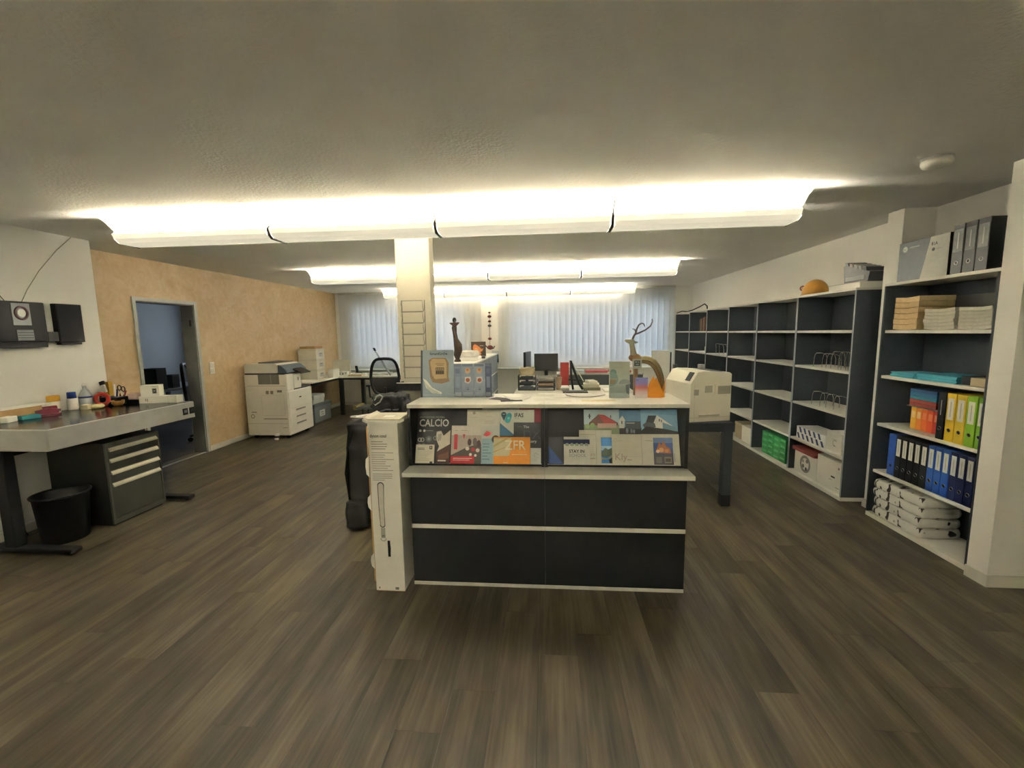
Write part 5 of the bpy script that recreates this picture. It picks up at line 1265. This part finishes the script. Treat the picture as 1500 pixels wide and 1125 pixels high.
B().box(-.175, .165, 0, .03, .23, .475, .004).obj('screen_panel', M('#191c20', .4), t); B().box(-.03, .02, .0, .03, .01, .24, .003).obj('stand', BLACK, t); B().box(-.11, .10, -.05, .10, 0, .012, .003).obj('base', BLACK, t)
t = T('monitor', 'second black monitor turned edge-on beside the first one', 'monitor', (-.27, 6.22, zd + .0), R(80))
B().box(-.18, .18, 0, .035, .19, .50, .004).obj('screen_panel', M('#22262b', .4), t); B().box(-.03, .03, .01, .04, .01, .2, .003).obj('stand', BLACK, t); B().box(-.1, .1, -.03, .06, 0, .012, .003).obj('base', BLACK, t)
bx('clutter_tray', 'shallow white tray with small parts between the monitor and letter trays', 'tray', -.13, .12, 6.03, 6.06, zd, zd + .17, M('#a3a49c', .6), .004)
bx('red_box', 'dark red carton with white marks standing on the middle desk', 'box', .19, .31, 6.16, 6.24, zd, zd + .34, M('#9a2f2c', .5, var=.15, scale=20), .002)
t = T('desk_easel', 'black folding easel stand with a white sheet on the middle desk', 'easel', (.34, 5.70, zd + .018))
B().tube([(-.03, .0, .375), (-.025, -.02, .2), (.0, -.03, .0)], .014, 8).obj('front_leg', BLACK, t)
B().tube([(-.03, 0, .375), (.02, 0, .24), (.08, .0, .08), (.13, 0, .0)], .017, 8).obj('rear_leg', BLACK, t)
B().tube([(-.03, .12, .375), (.02, .12, .24), (.13, .12, .0)], .012, 8).obj('rear_leg', BLACK, t)
b = B(); b.prism([(-.012, .37), (-.004, .375), (.145, .11), (.137, .105)], .0, .12, 'y'); b.obj('white_sheet', PAPER, t)
B().tube([(-.06, -.01, .13), (.03, -.005, .125), (.12, .0, .115)], .010, 6).obj('crossbar', BLACK, t)
bx('paper_pile', 'white papers lying between the cup and the easel', 'paper', .18, .29, 5.66, 5.95, zd, zd + .04, PAPER, .003)
for k, (h, w_, th) in enumerate((('#8f8b70', .22, .04), ('#c9c3ad', .21, .045), ('#ddd8c8', .12, .04))):
    zz_ = zd + (0, .0405, .086)[k]
    bx('book', ('olive thick book under', 'cream book in the middle of', 'small white book on top of')[k] + ' the book stack on the middle desk', 'book', .59 - w_ / 2, .59 + w_ / 2, 5.70, 5.90, zz_, zz_ + th, M(h, .7), .003, 'book stack on the middle desk', rz=R((3, -4, 10)[k]))
bx('desk_pad', 'black writing pad under the easel on the middle desk', 'desk pad', .20, .52, 5.47, 5.64, zd, zd + .012, BLACK, .002)
bx('paper_pile', 'flat white sheets spread next to the book stack', 'paper', .74, 1.02, 5.55, 5.85, zd, zd + .012, PAPER, .001)
# low dark cabinet and papers under the big window
t = T('low_cabinet', 'long dark low cabinet standing under the wide window', 'cabinet', (.95, 8.20, 0))
B().box(-.75, .85, 0, .46, .02, .70, .003).obj('carcass', M('#3d4247', .5), t); B().box(-.76, .86, -.01, .47, .70, .725, .003).obj('top_board', M('#b5b3aa', .5), t)
for k in range(3): B().box(-.74 + k * .53, -.22 + k * .53, -.012, -.0, .04, .69, .002).obj('door_front', M('#474c51', .5), t)
B().box(-.74, .84, .03, .45, 0, .02).obj('plinth', BLACK, t)
for k, (x0, x1, c, lab) in enumerate(((.30, .72, '#b9c0cc', 'pale blue papers lying on the low cabinet under the window'), (.74, 1.16, '#c2606a', 'pink-red plastic folder lying on the low cabinet under the window'), (1.2, 1.6, '#b0474a', 'dark red folder lying on the low cabinet near the window end'))):
    bx('paper_pile' if k == 0 else 'folder', lab, 'paper' if k == 0 else 'folder', x0, x1, 8.3, 8.6, .7255, .7255 + .045, M(c, .5), .004)

# ================================================================== PRINTER ON ITS TABLE
t = T('printer_table', 'dark grey steel-legged table carrying the printer beside the counter', 'table', (1.17, 3.68, 0))
TT = M('#34393f', .5)
B().box(-.40, .40, 0, 1.6, .705, .733, .002).obj('table_top', TT, t)
B().box(-.36, .36, .01, .04, .655, .705).obj('frame_rail', TT, t); B().box(.33, .36, .04, 1.56, .655, .705).obj('frame_rail', TT, t)
for x in (-.36, .36):
    for y in (.04, 1.56):
        lg = B().box(x - .036, x + .036, y - .036, y + .036, .10, .705, .003).obj('leg', TT, t)
        B().box(x - .037, x + .037, y - .037, y + .037, 0, .10, .003).obj('foot_sleeve', BLACK, lg)
t = T('laser_printer', 'cream laser printer with slanted control panel on the dark table', 'printer', (1.215, 3.715, .7335), R(13))
PRC = M('#e6e0cc', .5, var=.02)
b = B(); b.prism([(0, .0), (.375, 0), (.375, .405), (.355, .42), (.11, .435), (.06, .425), (.0, .33)], .0, .42, 'y'); pb = b.obj('housing', PRC, t)
b = B(); b.prism([(.006, .351), (.050, .421), (.046, .424), (.002, .354)], .03, .10, 'y'); b.obj('control_panel', M('#2b2d2c', .7), t)
B().box(.10, .33, .06, .36, .4255, .44, .004).obj('output_slot', M('#2c2e2f', .5), t, (0, 0, -.012))
prints(t, [(rect(.03, .23, .075, .28), '#aaa48f'), (rect(.13, .25, .20, .31), '#aaa48f'), (rect(.25, .235, .37, .305), '#a59f8a'), (rect(.215, .235, .235, .32), '#d9d3bf'), (rect(.0, .035, .375, .037), '#a39c86'), (rect(.035, .0, .037, .33), '#b5ae98')], -.0003, 'vents_and_seams')
B().box(.08, .27, -.012, .0, .045, .062, .003).obj('paper_grip', M('#b8b19a', .5), t)
B().tube([(.378, .10, .12), (.40, .09, .15), (.415, .08, .22), (.40, .09, .27), (.378, .10, .275)], .006, 6).obj('power_cable', M('#b5b09e', .5), t)
t = T('display_panel', 'white framed display panel standing behind the printer', 'panel', (1.20, 4.62, .7335), R(-10))
B().box(-.10, .085, 0, .02, .02, .575, .002).obj('panel_face', M('#c3c4bf', .5), t); B().box(.085, .10, 0, .022, .0, .56, .002).obj('dark_edge', BLACK, t); B().box(-.10, .1, -.03, .06, 0, .02, .002).obj('foot', GREY, t)
t = T('poster_tube', 'dark grey cylinder standing beside the white display panel', 'tube', (1.36, 4.68, .7335))
B().lathe([(.024, 0), (.024, .42), (.022, .425)], 14).obj('tube_wall', M('#505356', .5), t)
